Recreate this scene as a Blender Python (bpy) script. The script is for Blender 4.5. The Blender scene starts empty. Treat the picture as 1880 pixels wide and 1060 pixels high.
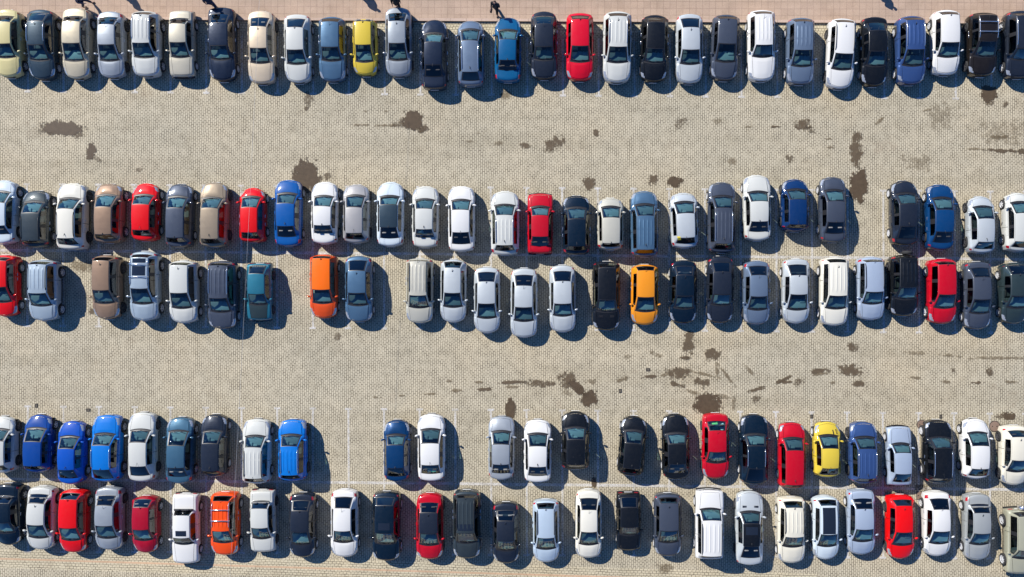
import bpy, math, random
import numpy as np
random.seed(7)
SC = bpy.context.scene
COL = SC.collection
R = math.radians
# ---------------------------------------------------------------- camera model
S, H = 28.5, 52.0            # pixels (of a 1880 wide picture) per metre on the ground, height of the drone
NX, NY = 1010.0, 565.0       # the pixel straight below the drone
X0, Y0 = (NX - 940) / S, -(NY - 530) / S
def at(px, py, h=0.0):
    k = (H - h) / H / S
    return (X0 + (px - NX) * k, Y0 - (py - NY) * k)
cam = bpy.data.cameras.new('camera'); co = bpy.data.objects.new('camera', cam); COL.objects.link(co)
co.location = (X0, Y0, H); co.rotation_euler = (0, 0, 0)
cam.sensor_width = 36.0; cam.lens = 36.0 * H / (1880 / S)
cam.shift_x = (940 - NX) / 1880; cam.shift_y = (NY - 530) / 1880
cam.clip_end = 2000
SC.camera = co
# ---------------------------------------------------------------- light
SUN_EL, DIRX, DIRY = R(36), -0.735, 0.678
w = bpy.data.worlds.new('World'); SC.world = w; w.use_nodes = True
nt = w.node_tree
sky = nt.nodes.new('ShaderNodeTexSky'); sky.sky_type = 'NISHITA'; sky.sun_disc = False
sky.sun_elevation = SUN_EL; sky.sun_rotation = math.atan2(DIRX, DIRY); sky.altitude = 200
sky.air_density = 0.8; sky.dust_density = 0.0; sky.ozone_density = 5.0
bg = nt.nodes['Background']; bg.inputs[1].default_value = 0.066
sm = nt.nodes.new('ShaderNodeMix'); sm.data_type = 'RGBA'; sm.blend_type = 'MULTIPLY'; sm.inputs[0].default_value = 1
sm.inputs[7].default_value = (0.62, 1.08, 1.52, 1)      # a deep clear blue sky
nt.links.new(sky.outputs[0], sm.inputs[6]); nt.links.new(sm.outputs[2], bg.inputs[0])
sl = bpy.data.lights.new('sun', 'SUN'); sl.energy = 5.0; sl.angle = R(0.53); sl.color = (1.0, 0.955, 0.88)
so = bpy.data.objects.new('sun', sl); COL.objects.link(so)
from mathutils import Vector, Matrix
so.rotation_euler = Vector((DIRX * math.cos(SUN_EL), DIRY * math.cos(SUN_EL), math.sin(SUN_EL))).to_track_quat('Z', 'Y').to_euler()
so.location = (-40, 40, 60)
vs = SC.view_settings; vs.view_transform = 'Standard'; vs.look = 'None'; vs.gamma = 1; vs.exposure = 0.62
SC.cycles.max_bounces = 8; SC.cycles.transparent_max_bounces = 12
SC.cycles.sample_clamp_indirect = 8

# ---------------------------------------------------------------- materials
def lin(c):
    c = c / 255.0
    return c / 12.92 if c <= 0.04045 else ((c + 0.055) / 1.055) ** 2.4
def L3(rgb, k=1.0): return tuple(lin(v) * k for v in rgb)
def pmat(name, base, rough=0.5, metal=0.0, coat=0.0, spec=0.5, emit=None):
    m = bpy.data.materials.new(name); m.use_nodes = True
    b = m.node_tree.nodes['Principled BSDF']
    b.inputs['Base Color'].default_value = (*base, 1); b.inputs['Roughness'].default_value = rough
    b.inputs['Metallic'].default_value = metal; b.inputs['Specular IOR Level'].default_value = spec
    b.inputs['Coat Weight'].default_value = coat; b.inputs['Coat Roughness'].default_value = 0.08
    return m
def node(m, t, **kw):
    n = m.node_tree.nodes.new(t)
    for k, v in kw.items(): setattr(n, k, v)
    return n
def link(m, a, b): m.node_tree.links.new(a, b)
def ramp(m, src, stops):
    r = node(m, 'ShaderNodeValToRGB'); el = r.color_ramp.elements
    while len(el) < len(stops): el.new(0.5)
    for e, (p, c) in zip(el, stops): e.position = p; e.color = (*c, 1) if len(c) == 3 else c
    link(m, src, r.inputs[0]); return r.outputs[0]
def mix(m, fac, a, b, mode='MIX'):
    n = node(m, 'ShaderNodeMix', data_type='RGBA', blend_type=mode)
    if isinstance(fac, float): n.inputs[0].default_value = fac
    else: link(m, fac, n.inputs[0])
    for s, i in ((a, 6), (b, 7)):
        if isinstance(s, tuple): n.inputs[i].default_value = (*s, 1)
        else: link(m, s, n.inputs[i])
    return n.outputs[2]
def coords(m, rot=0.0, loc=(0, 0, 0)):
    g = node(m, 'ShaderNodeNewGeometry'); mp = node(m, 'ShaderNodeMapping')
    mp.inputs['Rotation'].default_value = (0, 0, rot); mp.inputs['Location'].default_value = loc
    link(m, g.outputs['Position'], mp.inputs[0]); return mp.outputs[0]
def noise(m, vec, scale, detail=4.0, rough=0.55):
    n = node(m, 'ShaderNodeTexNoise'); n.inputs['Scale'].default_value = scale
    n.inputs['Detail'].default_value = detail; n.inputs['Roughness'].default_value = rough
    link(m, vec, n.inputs['Vector']); return n.outputs['Fac']
BRW, BRH = 0.225, 0.135       # paver length and width
def paver_mat(name, rot, tint=(1, 1, 1), bw=BRW, bh=BRH, off=0.5, c1=(0.468, 0.412, 0.300), c2=(0.436, 0.385, 0.281), mort=(0.08, 0.064, 0.04), ms=0.0125, wob=0.024, stain=True):
    m = pmat(name, (0.4, 0.36, 0.28), 0.85); b = m.node_tree.nodes['Principled BSDF']
    v = coords(m, rot)
    wn = node(m, 'ShaderNodeTexNoise'); wn.inputs['Scale'].default_value = 1.7; wn.inputs['Detail'].default_value = 3; link(m, v, wn.inputs['Vector'])
    sub = node(m, 'ShaderNodeVectorMath', operation='SUBTRACT'); link(m, wn.outputs['Color'], sub.inputs[0]); sub.inputs[1].default_value = (0.5, 0.5, 0.5)
    sc = node(m, 'ShaderNodeVectorMath', operation='SCALE'); link(m, sub.outputs[0], sc.inputs[0]); sc.inputs['Scale'].default_value = wob * 6
    ad = node(m, 'ShaderNodeVectorMath', operation='ADD'); link(m, v, ad.inputs[0]); link(m, sc.outputs[0], ad.inputs[1])
    br = node(m, 'ShaderNodeTexBrick'); br.offset = off; br.inputs['Scale'].default_value = 1
    br.inputs['Brick Width'].default_value = bw; br.inputs['Row Height'].default_value = bh
    br.inputs['Mortar Size'].default_value = ms; br.inputs['Mortar Smooth'].default_value = 0.3; br.inputs['Bias'].default_value = -0.15
    msn = node(m, 'ShaderNodeMapRange'); link(m, noise(m, v, 2.3, 4, 0.7), msn.inputs[0]); msn.inputs[1].default_value = 0.35; msn.inputs[2].default_value = 0.65; msn.inputs[3].default_value = ms * 0.5; msn.inputs[4].default_value = ms * 1.7
    link(m, msn.outputs[0], br.inputs['Mortar Size'])
    f = lambda c: tuple(x * t for x, t in zip(c, tint)) + (1,)
    br.inputs['Color1'].default_value = f(c1); br.inputs['Color2'].default_value = f(c2); br.inputs['Mortar'].default_value = f(mort)
    link(m, ad.outputs[0], br.inputs['Vector'])
    g0 = coords(m)
    big = noise(m, g0, 0.11, 5, 0.6)
    tone = ramp(m, big, [(0.3, (0.90, 0.92, 0.93)), (0.5, (1.0, 1.0, 0.99)), (0.7, (1.06, 1.02, 0.96))])
    c = mix(m, 1.0, br.outputs['Color'], tone, 'MULTIPLY')
    mid = noise(m, g0, 0.9, 6, 0.65)
    c = mix(m, 1.0, c, ramp(m, mid, [(0.3, (0.86, 0.85, 0.83)), (0.5, (1, 1, 1)), (0.75, (1.06, 1.06, 1.06))]), 'MULTIPLY')
    fine = noise(m, g0, 14.0, 3, 0.7)
    c = mix(m, 1.0, c, ramp(m, fine, [(0.25, (0.80, 0.79, 0.77)), (0.55, (1, 1, 1)), (0.8, (1.08, 1.08, 1.08))]), 'MULTIPLY')
    mp = node(m, 'ShaderNodeMapping'); mp.inputs['Scale'].default_value = (0.045, 0.9, 1); mp.inputs['Rotation'].default_value = (0, 0, R(1.5)); link(m, g0, mp.inputs[0])
    c = mix(m, 1.0, c, ramp(m, noise(m, mp.outputs[0], 1.0, 4, 0.6), [(0.32, (0.90, 0.895, 0.88)), (0.5, (1, 1, 1)), (0.68, (1.05, 1.05, 1.05))]), 'MULTIPLY')   # lanes worn by tyres
    if stain:
        sp = noise(m, g0, 0.35, 7, 0.72)
        c = mix(m, ramp(m, sp, [(0.60, (0, 0, 0)), (0.78, (0.55 * stain,) * 3)]), c, (0.22, 0.16, 0.10))
        sp2 = noise(m, coords(m, 0, (31, 7, 0)), 3.2, 4, 0.6)
        c = mix(m, ramp(m, sp2, [(0.70, (0, 0, 0)), (0.76, (0.75 * stain,) * 3)]), c, (0.12, 0.09, 0.06))
    link(m, c, b.inputs['Base Color'])
    bp = node(m, 'ShaderNodeBump'); bp.inputs['Strength'].default_value = 0.35; bp.inputs['Distance'].default_value = 0.01
    inv = node(m, 'ShaderNodeMath', operation='SUBTRACT'); inv.inputs[0].default_value = 1; link(m, br.outputs['Fac'], inv.inputs[1])
    link(m, inv.outputs[0], bp.inputs['Height']); link(m, bp.outputs[0], b.inputs['Normal'])
    return m
M = {}
M['ground'] = paver_mat('concrete_pavers', R(90))
M['band'] = paver_mat('edge_pavers', R(1.7), (1.08, 1.07, 1.03), 0.24, 0.16)
M['kerbpave'] = paver_mat('kerbside_pavers', R(0.2), (1.1, 1.1, 1.06), 0.2, 0.17, stain=False)
M['tiles'] = paver_mat('pink_slabs', R(0.24), (1, 1, 1), 0.42, 0.44, 0.0, (0.415, 0.30, 0.222), (0.375, 0.268, 0.198), (0.28, 0.195, 0.145), 0.012, 0.0, 0.5)
M['kerb'] = paver_mat('kerb_stone', R(0.24), (1, 1, 1), 1.0, 0.6, 0.0, (0.46, 0.345, 0.275), (0.43, 0.315, 0.25), (0.25, 0.18, 0.14), 0.012, 0.0, 0.7)
M['gutter'] = paver_mat('gutter_brick', R(1.7), (1, 1, 1), 0.5, 0.3, 0.0, (0.50, 0.34, 0.22), (0.44, 0.30, 0.19), (0.3, 0.2, 0.13), 0.01, 0.0, False)
def paint_line_mat():
    m = pmat('worn_road_paint', (0.64, 0.62, 0.585), 0.7); b = m.node_tree.nodes['Principled BSDF']; out = m.node_tree.nodes['Material Output']
    v = coords(m); a = noise(m, v, 2.1, 6, 0.75); c = noise(m, v, 17.0, 3, 0.7)
    mul = node(m, 'ShaderNodeMath', operation='MULTIPLY'); link(m, ramp(m, a, [(0.34, (0.2,) * 3), (0.56, (1,) * 3)]), mul.inputs[0]); link(m, ramp(m, c, [(0.36, (0.15,) * 3), (0.54, (0.85,) * 3)]), mul.inputs[1])
    tr = node(m, 'ShaderNodeBsdfTransparent'); ms = node(m, 'ShaderNodeMixShader')
    link(m, mul.outputs[0], ms.inputs[0]); link(m, tr.outputs[0], ms.inputs[1]); link(m, b.outputs[0], ms.inputs[2]); link(m, ms.outputs[0], out.inputs[0])
    return m
M['line'] = paint_line_mat()
def mud(name, base, rough, lo, hi, amax):
    m = pmat(name, base, rough, spec=0.35); b = m.node_tree.nodes['Principled BSDF']; out = m.node_tree.nodes['Material Output']
    v = coords(m); n = noise(m, v, 4.0, 5, 0.65)
    link(m, mix(m, 1.0, base, ramp(m, n, [(0.3, (0.8,) * 3), (0.7, (1.15,) * 3)]), 'MULTIPLY'), b.inputs['Base Color'])
    at_ = node(m, 'ShaderNodeAttribute'); at_.attribute_name = 'fade'
    def add(a, b_, k):
        q = node(m, 'ShaderNodeMath', operation='MULTIPLY_ADD'); link(m, b_, q.inputs[0]); q.inputs[1].default_value = k
        if isinstance(a, float): q.inputs[2].default_value = a
        else: link(m, a, q.inputs[2])
        return q.outputs[0]
    br = node(m, 'ShaderNodeTexBrick'); br.inputs['Scale'].default_value = 1; br.inputs['Brick Width'].default_value = BRW; br.inputs['Row Height'].default_value = BRH; br.inputs['Mortar Size'].default_value = .02; br.inputs['Mortar Smooth'].default_value = .6
    br.inputs['Color1'].default_value = (0, 0, 0, 1); br.inputs['Color2'].default_value = (1, 1, 1, 1); br.inputs['Mortar'].default_value = (.9, .9, .9, 1); link(m, coords(m, R(90)), br.inputs['Vector'])
    bw = node(m, 'ShaderNodeRGBToBW'); link(m, br.outputs['Color'], bw.inputs[0])
    x = add(at_.outputs['Fac'], noise(m, v, 9.0, 5, 0.8), 0.85); x = add(x, bw.outputs[0], 0.26); x = add(x, noise(m, v, 34.0, 2, 0.6), 0.35)
    al = node(m, 'ShaderNodeMapRange'); link(m, x, al.inputs[0]); al.inputs[1].default_value = lo; al.inputs[2].default_value = hi; al.inputs[4].default_value = amax
    tr = node(m, 'ShaderNodeBsdfTransparent'); ms = node(m, 'ShaderNodeMixShader')
    link(m, al.outputs[0], ms.inputs[0]); link(m, tr.outputs[0], ms.inputs[1]); link(m, b.outputs[0], ms.inputs[2]); link(m, ms.outputs[0], out.inputs[0])
    return m
M['puddle'] = mud('muddy_water', (0.086, 0.061, 0.037), 0.35, 1.02, 1.30, 0.96)
M['damp'] = mud('damp_soil', (0.104, 0.074, 0.043), 0.65, 1.08, 1.52, 0.84)
M['faint'] = mud('dried_mud', (0.155, 0.115, 0.066), 0.85, 1.05, 1.62, 0.6)
def glass(name, tint, rough=0.0):
    m = bpy.data.materials.new(name); m.use_nodes = True; n = m.node_tree; n.nodes.remove(n.nodes['Principled BSDF'])
    out = n.nodes['Material Output']; tr = node(m, 'ShaderNodeBsdfTransparent'); tr.inputs[0].default_value = (*tint, 1)
    gl = node(m, 'ShaderNodeBsdfGlossy'); gl.inputs['Roughness'].default_value = rough; gl.inputs[0].default_value = (1, 1, 1, 1)
    fr = node(m, 'ShaderNodeFresnel'); ge = node(m, 'ShaderNodeNewGeometry'); ir = node(m, 'ShaderNodeMapRange')   # a thin pane: the same from both sides
    link(m, ge.outputs['Backfacing'], ir.inputs[0]); ir.inputs[3].default_value = 1.75; ir.inputs[4].default_value = 1 / 1.75; link(m, ir.outputs[0], fr.inputs[0])
    ms = node(m, 'ShaderNodeMixShader'); link(m, fr.outputs[0], ms.inputs[0]); link(m, tr.outputs[0], ms.inputs[1]); link(m, gl.outputs[0], ms.inputs[2]); link(m, ms.outputs[0], out.inputs[0])
    return m
M['wglass'] = glass('windscreen_glass', (0.58, 0.83, 0.87))
M['dglass'] = glass('tinted_glass', (0.05, 0.07, 0.085))
M['rglass'] = glass('rear_glass', (0.30, 0.38, 0.40))
M['sglass'] = glass('side_glass', (0.30, 0.38, 0.38))
M['bglass'] = pmat('dark_roof_glass', (0.012, 0.016, 0.024), 0.05, 0, 1.0)
M['sticker'] = pmat('yellow_sticker', (0.7, 0.55, 0.03), 0.5)
M['black'] = pmat('black_plastic', (0.014, 0.014, 0.016), 0.45)
M['under'] = pmat('underbody_black', (0.006, 0.006, 0.007), 0.9)
M['tyre'] = pmat('tyre_rubber', (0.018, 0.018, 0.019), 0.85)
M['alloy'] = pmat('alloy_rim', (0.60, 0.61, 0.63), 0.35, 0.2)
M['dalloy'] = pmat('dark_rim', (0.10, 0.10, 0.11), 0.4, 0.5)
M['chrome'] = pmat('bright_trim', (0.72, 0.73, 0.76), 0.16, 0.9)
M['lamp'] = pmat('headlamp_lens', (0.36, 0.38, 0.41), 0.12, 0.4, 1.0)
M['red'] = pmat('tail_lamp_lens', (0.36, 0.008, 0.016), 0.2, 0, 1.0)
M['plate'] = pmat('number_plate', (0.72, 0.72, 0.70), 0.5)
M['dash'] = pmat('dashboard_plastic', (0.11, 0.12, 0.118), 0.6)
M['dashl'] = pmat('dashboard_grey', (0.19, 0.21, 0.205), 0.6)
M['seatd'] = pmat('seat_dark', (0.035, 0.036, 0.04), 0.9)
M['seatg'] = pmat('seat_grey', (0.17, 0.17, 0.165), 0.9)
PAL = {  # display colours of the paints
 'cream': (226, 215, 168), 'dark_slate': (58, 72, 92), 'champagne': (214, 204, 184), 'bluish_silver': (168, 175, 190), 'white_silver': (212, 216, 222),
 'greige': (203, 198, 188), 'navy': (42, 50, 72), 'beige': (226, 209, 187), 'white': (236, 238, 240), 'steel_blue': (86, 116, 152), 'yellow': (226, 202, 88),
 'silver_grey': (156, 166, 182), 'grey_blue': (108, 126, 156), 'vivid_blue': (0, 98, 155), 'midnight': (44, 51, 68), 'red': (236, 8, 48), 'cherry_red': (222, 30, 60), 'black': (32, 36, 46),
 'silver': (192, 200, 213), 'slate': (75, 84, 104), 'violet_blue': (60, 86, 142), 'brown_black': (48, 45, 49), 'icy_white': (216, 228, 240), 'charcoal': (60, 68, 78),
 'brown': (164, 136, 123), 'taupe': (166, 152, 142), 'blue': (0, 98, 182), 'ocean_blue': (0, 68, 126), 'cobalt_blue': (4, 76, 165), 'dark_blue': (18, 62, 112), 'flame_orange': (248, 90, 40), 'bright_orange': (255, 116, 24), 'deep_blue': (0, 56, 113), 'inky_blue': (28, 40, 60), 'orange_red': (225, 84, 34),
 'silver_blue': (168, 186, 211), 'teal': (50, 118, 140), 'dull_silver': (196, 196, 192), 'orange': (242, 154, 48), 'crimson': (198, 4, 50), 'bottle_grey': (55, 68, 78),
 'royal_blue': (0, 90, 204), 'azure': (0, 124, 230), 'dark_red': (165, 22, 54), 'light_blue': (186, 205, 230), 'ivory': (234, 231, 224), 'warm_white': (238, 237, 233),
 'scarlet': (242, 12, 26), 'ash_grey': (164, 170, 178), 'khaki_grey': (184, 184, 170), 'pale_blue': (168, 184, 212), 'plum_silver': (172, 172, 182), 'mid_blue': (70, 106, 138)}
SEEN = {  # the same paints as they first came out under this sun and sky; the base colours below are moved by the difference
 'azure': (26, 129, 253), 'blue': (40, 107, 203), 'brown': (178, 147, 142), 'cherry_red': (225, 37, 72), 'cobalt_blue': (30, 82, 184), 'crimson': (202, 25, 59), 'dark_blue': (23, 61, 119), 'deep_blue': (21, 58, 126), 'flame_orange': (246, 96, 56), 'ocean_blue': (21, 71, 140), 'orange': (246, 159, 57), 'red': (242, 41, 67), 'royal_blue': (30, 97, 227), 'vivid_blue': (33, 105, 173),
 'ash_grey': (149, 158, 178), 'black': (31, 37, 54), 'brown_black': (53, 51, 61), 'dark_red': (156, 36, 64), 'dull_silver': (184, 188, 198), 'grey_blue': (107, 126, 165), 'inky_blue': (31, 41, 67), 'ivory': (236, 236, 242), 'light_blue': (172, 193, 232), 'mid_blue': (72, 108, 149), 'midnight': (44, 52, 75), 'pale_blue': (155, 173, 213), 'plum_silver': (173, 175, 197), 'scarlet': (244, 34, 43), 'silver': (180, 190, 217), 'silver_blue': (166, 187, 227), 'silver_grey': (151, 164, 191), 'slate': (73, 84, 111), 'steel_blue': (91, 120, 165), 'taupe': (176, 163, 163), 'violet_blue': (58, 84, 147), 'warm_white': (245, 247, 254), 'white': (242, 247, 255), 'white_silver': (216, 223, 242), 'yellow': (232, 211, 105), 'champagne': (226, 217, 203), 'beige': (236, 220, 203), 'cream': (236, 226, 188), 'greige': (212, 208, 206), 'bluish_silver': (171, 178, 202), 'dark_slate': (60, 72, 102), 'navy': (44, 51, 79), 'charcoal': (60, 67, 84), 'bottle_grey': (55, 67, 85), 'icy_white': (222, 234, 252), 'khaki_grey': (184, 186, 182)}
def paint(key):
    k = 'paint_' + key
    if k not in M:
        rgb = PAL[key]; lum = sum(rgb) / 765
        base = tuple(min(0.86, max(0.001, v * 0.74 - 0.006 + (v - g) * 0.6)) for v, g in zip(L3(rgb), L3(SEEN.get(key, rgb))))
        met = 0.0 if max(rgb) - min(rgb) > 110 or key in ('white', 'warm_white', 'ivory', 'red', 'scarlet', 'yellow', 'cream', 'white_silver', 'icy_white', 'orange') else 0.22
        m = pmat(key + '_car_paint', base, 0.42, met, 0.85, 0.12); b = m.node_tree.nodes['Principled BSDF']
        v = coords(m); d = noise(m, v, 6.0, 5, 0.7)       # thin road dust in the paint
        link(m, mix(m, ramp(m, d, [(0.35, (0.0,) * 3), (0.75, (0.02,) * 3)]), base, (0.30, 0.27, 0.22)), b.inputs['Base Color'])
        c0 = b.inputs['Base Color'].links[0].from_socket      # dust and droppings
        link(m, mix(m, ramp(m, noise(m, v, 19.0, 3, 0.6), [(0.70, (0.0,) * 3), (0.78, (0.30,) * 3)]), c0, (0.42, 0.39, 0.34)), b.inputs['Base Color'])
        link(m, ramp(m, noise(m, v, 2.5, 5, 0.7), [(0.3, (0.34,) * 3), (0.7, (0.52,) * 3)]), b.inputs['Roughness'])
        M[k] = m
    return M[k]

# ---------------------------------------------------------------- mesh helpers
def mesh(name, verts, faces, mats, nrm=None, midx=None, smooth=True):
    me = bpy.data.meshes.new(name); me.from_pydata([tuple(v) for v in verts], [], [tuple(f) for f in faces])
    for m in mats: me.materials.append(m)
    if midx is not None: me.polygons.foreach_set('material_index', midx)
    if smooth: me.polygons.foreach_set('use_smooth', [True] * len(me.polygons))
    me.update()
    if nrm is not None: me.normals_split_custom_set_from_vertices([tuple(n) for n in nrm])
    return me
def obj(name, me, parent=None, loc=None, rot=None, scale=None):
    o = bpy.data.objects.new(name, me); COL.objects.link(o)
    if parent is not None: o.parent = parent
    if loc is not None: o.location = loc
    if rot is not None: o.rotation_euler = rot
    if scale is not None: o.scale = scale
    return o
def tag(o, label=None, cat=None, group=None, kind=None):
    for k, v in (('label', label), ('category', cat), ('group', group), ('kind', kind)):
        if v: o[k] = v
    return o
def thing(name, label, cat, loc, rz=0, group=None):
    o = obj(name, None, None, loc, (0, 0, rz)); o.empty_display_size = 0.3
    return tag(o, label, cat, group)
def boxv(x0, x1, y0, y1, z0, z1):
    v = [(x, y, z) for x in (x0, x1) for y in (y0, y1) for z in (z0, z1)]
    f = [(0, 1, 3, 2), (4, 6, 7, 5), (0, 4, 5, 1), (2, 3, 7, 6), (0, 2, 6, 4), (1, 5, 7, 3)]
    return v, f
def join(parts):
    V, F = [], []
    for v, f in parts:
        n = len(V); V += list(v); F += [tuple(i + n for i in q) for q in f]
    return V, F
def tube(pts, r, n=6):
    pts = [Vector(p) for p in pts]; V, F = [], []
    for i, p in enumerate(pts):
        d = (pts[min(i + 1, len(pts) - 1)] - pts[max(i - 1, 0)]).normalized()
        a = d.cross(Vector((0, 0, 1)));  a = a.normalized() if a.length > 1e-4 else Vector((1, 0, 0)); b = d.cross(a)
        rr = r[i] if isinstance(r, (list, tuple)) else r
        V += [tuple(p + a * rr * math.cos(t) + b * rr * math.sin(t)) for t in (2 * math.pi * k / n for k in range(n))]
    for i in range(len(pts) - 1):
        F += [(i * n + k, i * n + (k + 1) % n, (i + 1) * n + (k + 1) % n, (i + 1) * n + k) for k in range(n)]
    F += [tuple(range(n))[::-1], tuple((len(pts) - 1) * n + k for k in range(n))]
    return V, F
def lathe_y(prof, n=24):     # profile of (y, r) turned about the y axis
    V, F = [], []
    for y, r in prof: V += [(r * math.cos(2 * math.pi * k / n), y, r * math.sin(2 * math.pi * k / n)) for k in range(n)]
    for i in range(len(prof) - 1): F += [(i * n + k, i * n + (k + 1) % n, (i + 1) * n + (k + 1) % n, (i + 1) * n + k) for k in range(n)]
    return V, F
def rbox(x0, x1, y0, y1, z0, z1, b=0.03):   # box with chamfered edges
    import bmesh
    bm = bmesh.new(); v, f = boxv(x0, x1, y0, y1, z0, z1); vs_ = [bm.verts.new(p) for p in v]
    for q in f: bm.faces.new([vs_[i] for i in q])
    bmesh.ops.bevel(bm, geom=bm.edges[:], offset=b, segments=2, affect='EDGES', profile=0.6)
    bmesh.ops.recalc_face_normals(bm, faces=bm.faces[:])
    bm.verts.index_update(); V = [tuple(p.co) for p in bm.verts]; F = [tuple(p.index for p in q.verts) for q in bm.faces]; bm.free()
    return V, F
# shared small pieces ------------------------------------------------------
TR = 0.315
tv, tf = lathe_y([(-0.10, 0.21), (-0.105, 0.27), (-0.085, 0.305), (-0.05, TR), (0.05, TR), (0.085, 0.305), (0.105, 0.27), (0.10, 0.21), (0.07, 0.205)], 28)
ME_TYRE = mesh('tyre', tv, tf, [M['tyre']])
def rim(n, w, mat):
    parts = [lathe_y([(0.092, 0.225), (0.10, 0.215), (0.085, 0.195), (0.04, 0.19)], 28), lathe_y([(0.045, 0.19), (0.045, 0.001)], 20)]
    parts2 = []
    for k in range(n):
        a = 2 * math.pi * k / n; c, s = math.cos(a), math.sin(a)
        v, f = boxv(0.0, 0.2, -w / 2, w / 2, 0.06, 0.082)
        parts2.append(([(x * c - y * s, z, x * s + y * c) for x, y, z in v], f))
    parts2.append(lathe_y([(0.05, 0.055), (0.092, 0.05), (0.092, 0.001)], 12))
    a = join([parts[0]]); b = join([parts[1]]); c_ = join(parts2); V, F = join([a, b, c_])
    mi = [0] * len(a[1]) + [1] * len(b[1]) + [0] * len(c_[1])
    return mesh('rim', V, F, [mat, M['black']], None, mi, False)
RIMS = [rim(5, 0.062, M['alloy']), rim(10, 0.034, M['alloy']), rim(7, 0.045, M['alloy']), rim(5, 0.07, M['dalloy'])]
def mirror_mesh():
    V, F = [], []
    for i in range(7):
        a = -math.pi / 2 + math.pi * i / 6
        for k in range(10):
            b = 2 * math.pi * k / 10; cx = math.copysign(abs(math.cos(b)) ** 0.7, math.cos(b)); sx = math.copysign(abs(math.sin(b)) ** 0.7, math.sin(b))
            V.append((cx * 0.065 * math.cos(a) + 0.02 - 0.05 * (math.sin(a) + 1) * 0.5, 0.115 * math.sin(a) + 0.12, sx * 0.075 * math.cos(a)))
    for i in range(6): F += [(i * 10 + k, i * 10 + (k + 1) % 10, i * 10 + 10 + (k + 1) % 10, i * 10 + 10 + k) for k in range(10)]
    v2, f2 = boxv(-0.03, 0.03, -0.06, 0.04, -0.05, -0.015)
    return join([(V, F), (v2, f2)])
MV, MF = mirror_mesh(); MIR = {}
def mirror_for(mat):
    if mat.name not in MIR: MIR[mat.name] = mesh('wing_mirror', MV, MF, [mat])
    return MIR[mat.name]
ME_HANDLE = {}
def handle_for(mat):
    if mat.name not in ME_HANDLE:
        v, f = rbox(-0.10, 0.10, -0.012, 0.022, -0.016, 0.016, 0.008); ME_HANDLE[mat.name] = mesh('handle', v, f, [mat])
    return ME_HANDLE[mat.name]
def seat_mesh(wd, nh):
    P = [rbox(-0.26, 0.26, -wd / 2, wd / 2, -0.06, 0.12, 0.05)]
    v, f = rbox(-0.07, 0.07, -wd / 2, wd / 2, 0.02, 0.62, 0.05); P.append(([(x - 0.26 - 0.25 * z, y, z) for x, y, z in v], f))
    for k in range(nh):
        yc = 0 if nh == 1 else (k - (nh - 1) / 2) * wd / nh
        v, f = rbox(-0.045, 0.045, -0.13, 0.13, 0.64, 0.80 if nh == 1 else 0.72, 0.04); P.append(([(x - 0.26 - 0.25 * z, y + yc, z) for x, y, z in v], f))
    return join(P)
SEATS = {}
for key in ('seatd', 'seatg'):
    for nm, wd, nh in (('seat', 0.48, 1), ('rear_seat', 1.16, 2)):
        v, f = seat_mesh(wd, nh); SEATS[key + nm] = mesh(nm, v, f, [M[key]])
def torus(r, t, n=20, m_=6):
    V, F = [], []
    for i in range(n):
        for k in range(m_):
            a, b = 2 * math.pi * i / n, 2 * math.pi * k / m_; V.append((t * math.sin(b), (r + t * math.cos(b)) * math.cos(a), (r + t * math.cos(b)) * math.sin(a)))
    for i in range(n): F += [(i * m_ + k, i * m_ + (k + 1) % m_, (i + 1) % n * m_ + (k + 1) % m_, (i + 1) % n * m_ + k) for k in range(m_)]
    return V, F
v, f = join([torus(0.17, 0.016), boxv(-0.01, 0.01, -0.165, 0.165, -0.025, 0.025), boxv(-0.03, 0.05, -0.06, 0.06, -0.06, 0.05)])
ME_STEER = mesh('steering_wheel', v, f, [M['black']])
v, f = tube([(0, 0, 0), (-0.05, 0, 0.04), (-0.16, 0, 0.075)], [0.03, 0.02, 0.006]); ME_FIN = mesh('antenna', v, f, [M['black']])
v, f = tube([(0, 0, -0.01), (-0.03, 0, 0.02), (-0.28, 0, 0.16)], [0.022, 0.009, 0.005]); ME_WHIP = mesh('antenna', v, f, [M['black']])
v, f = rbox(-0.012, 0.012, -0.26, 0.26, -0.057, 0.057, 0.006); ME_PLATE = mesh('number_plate', v, f, [M['plate']])

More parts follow.
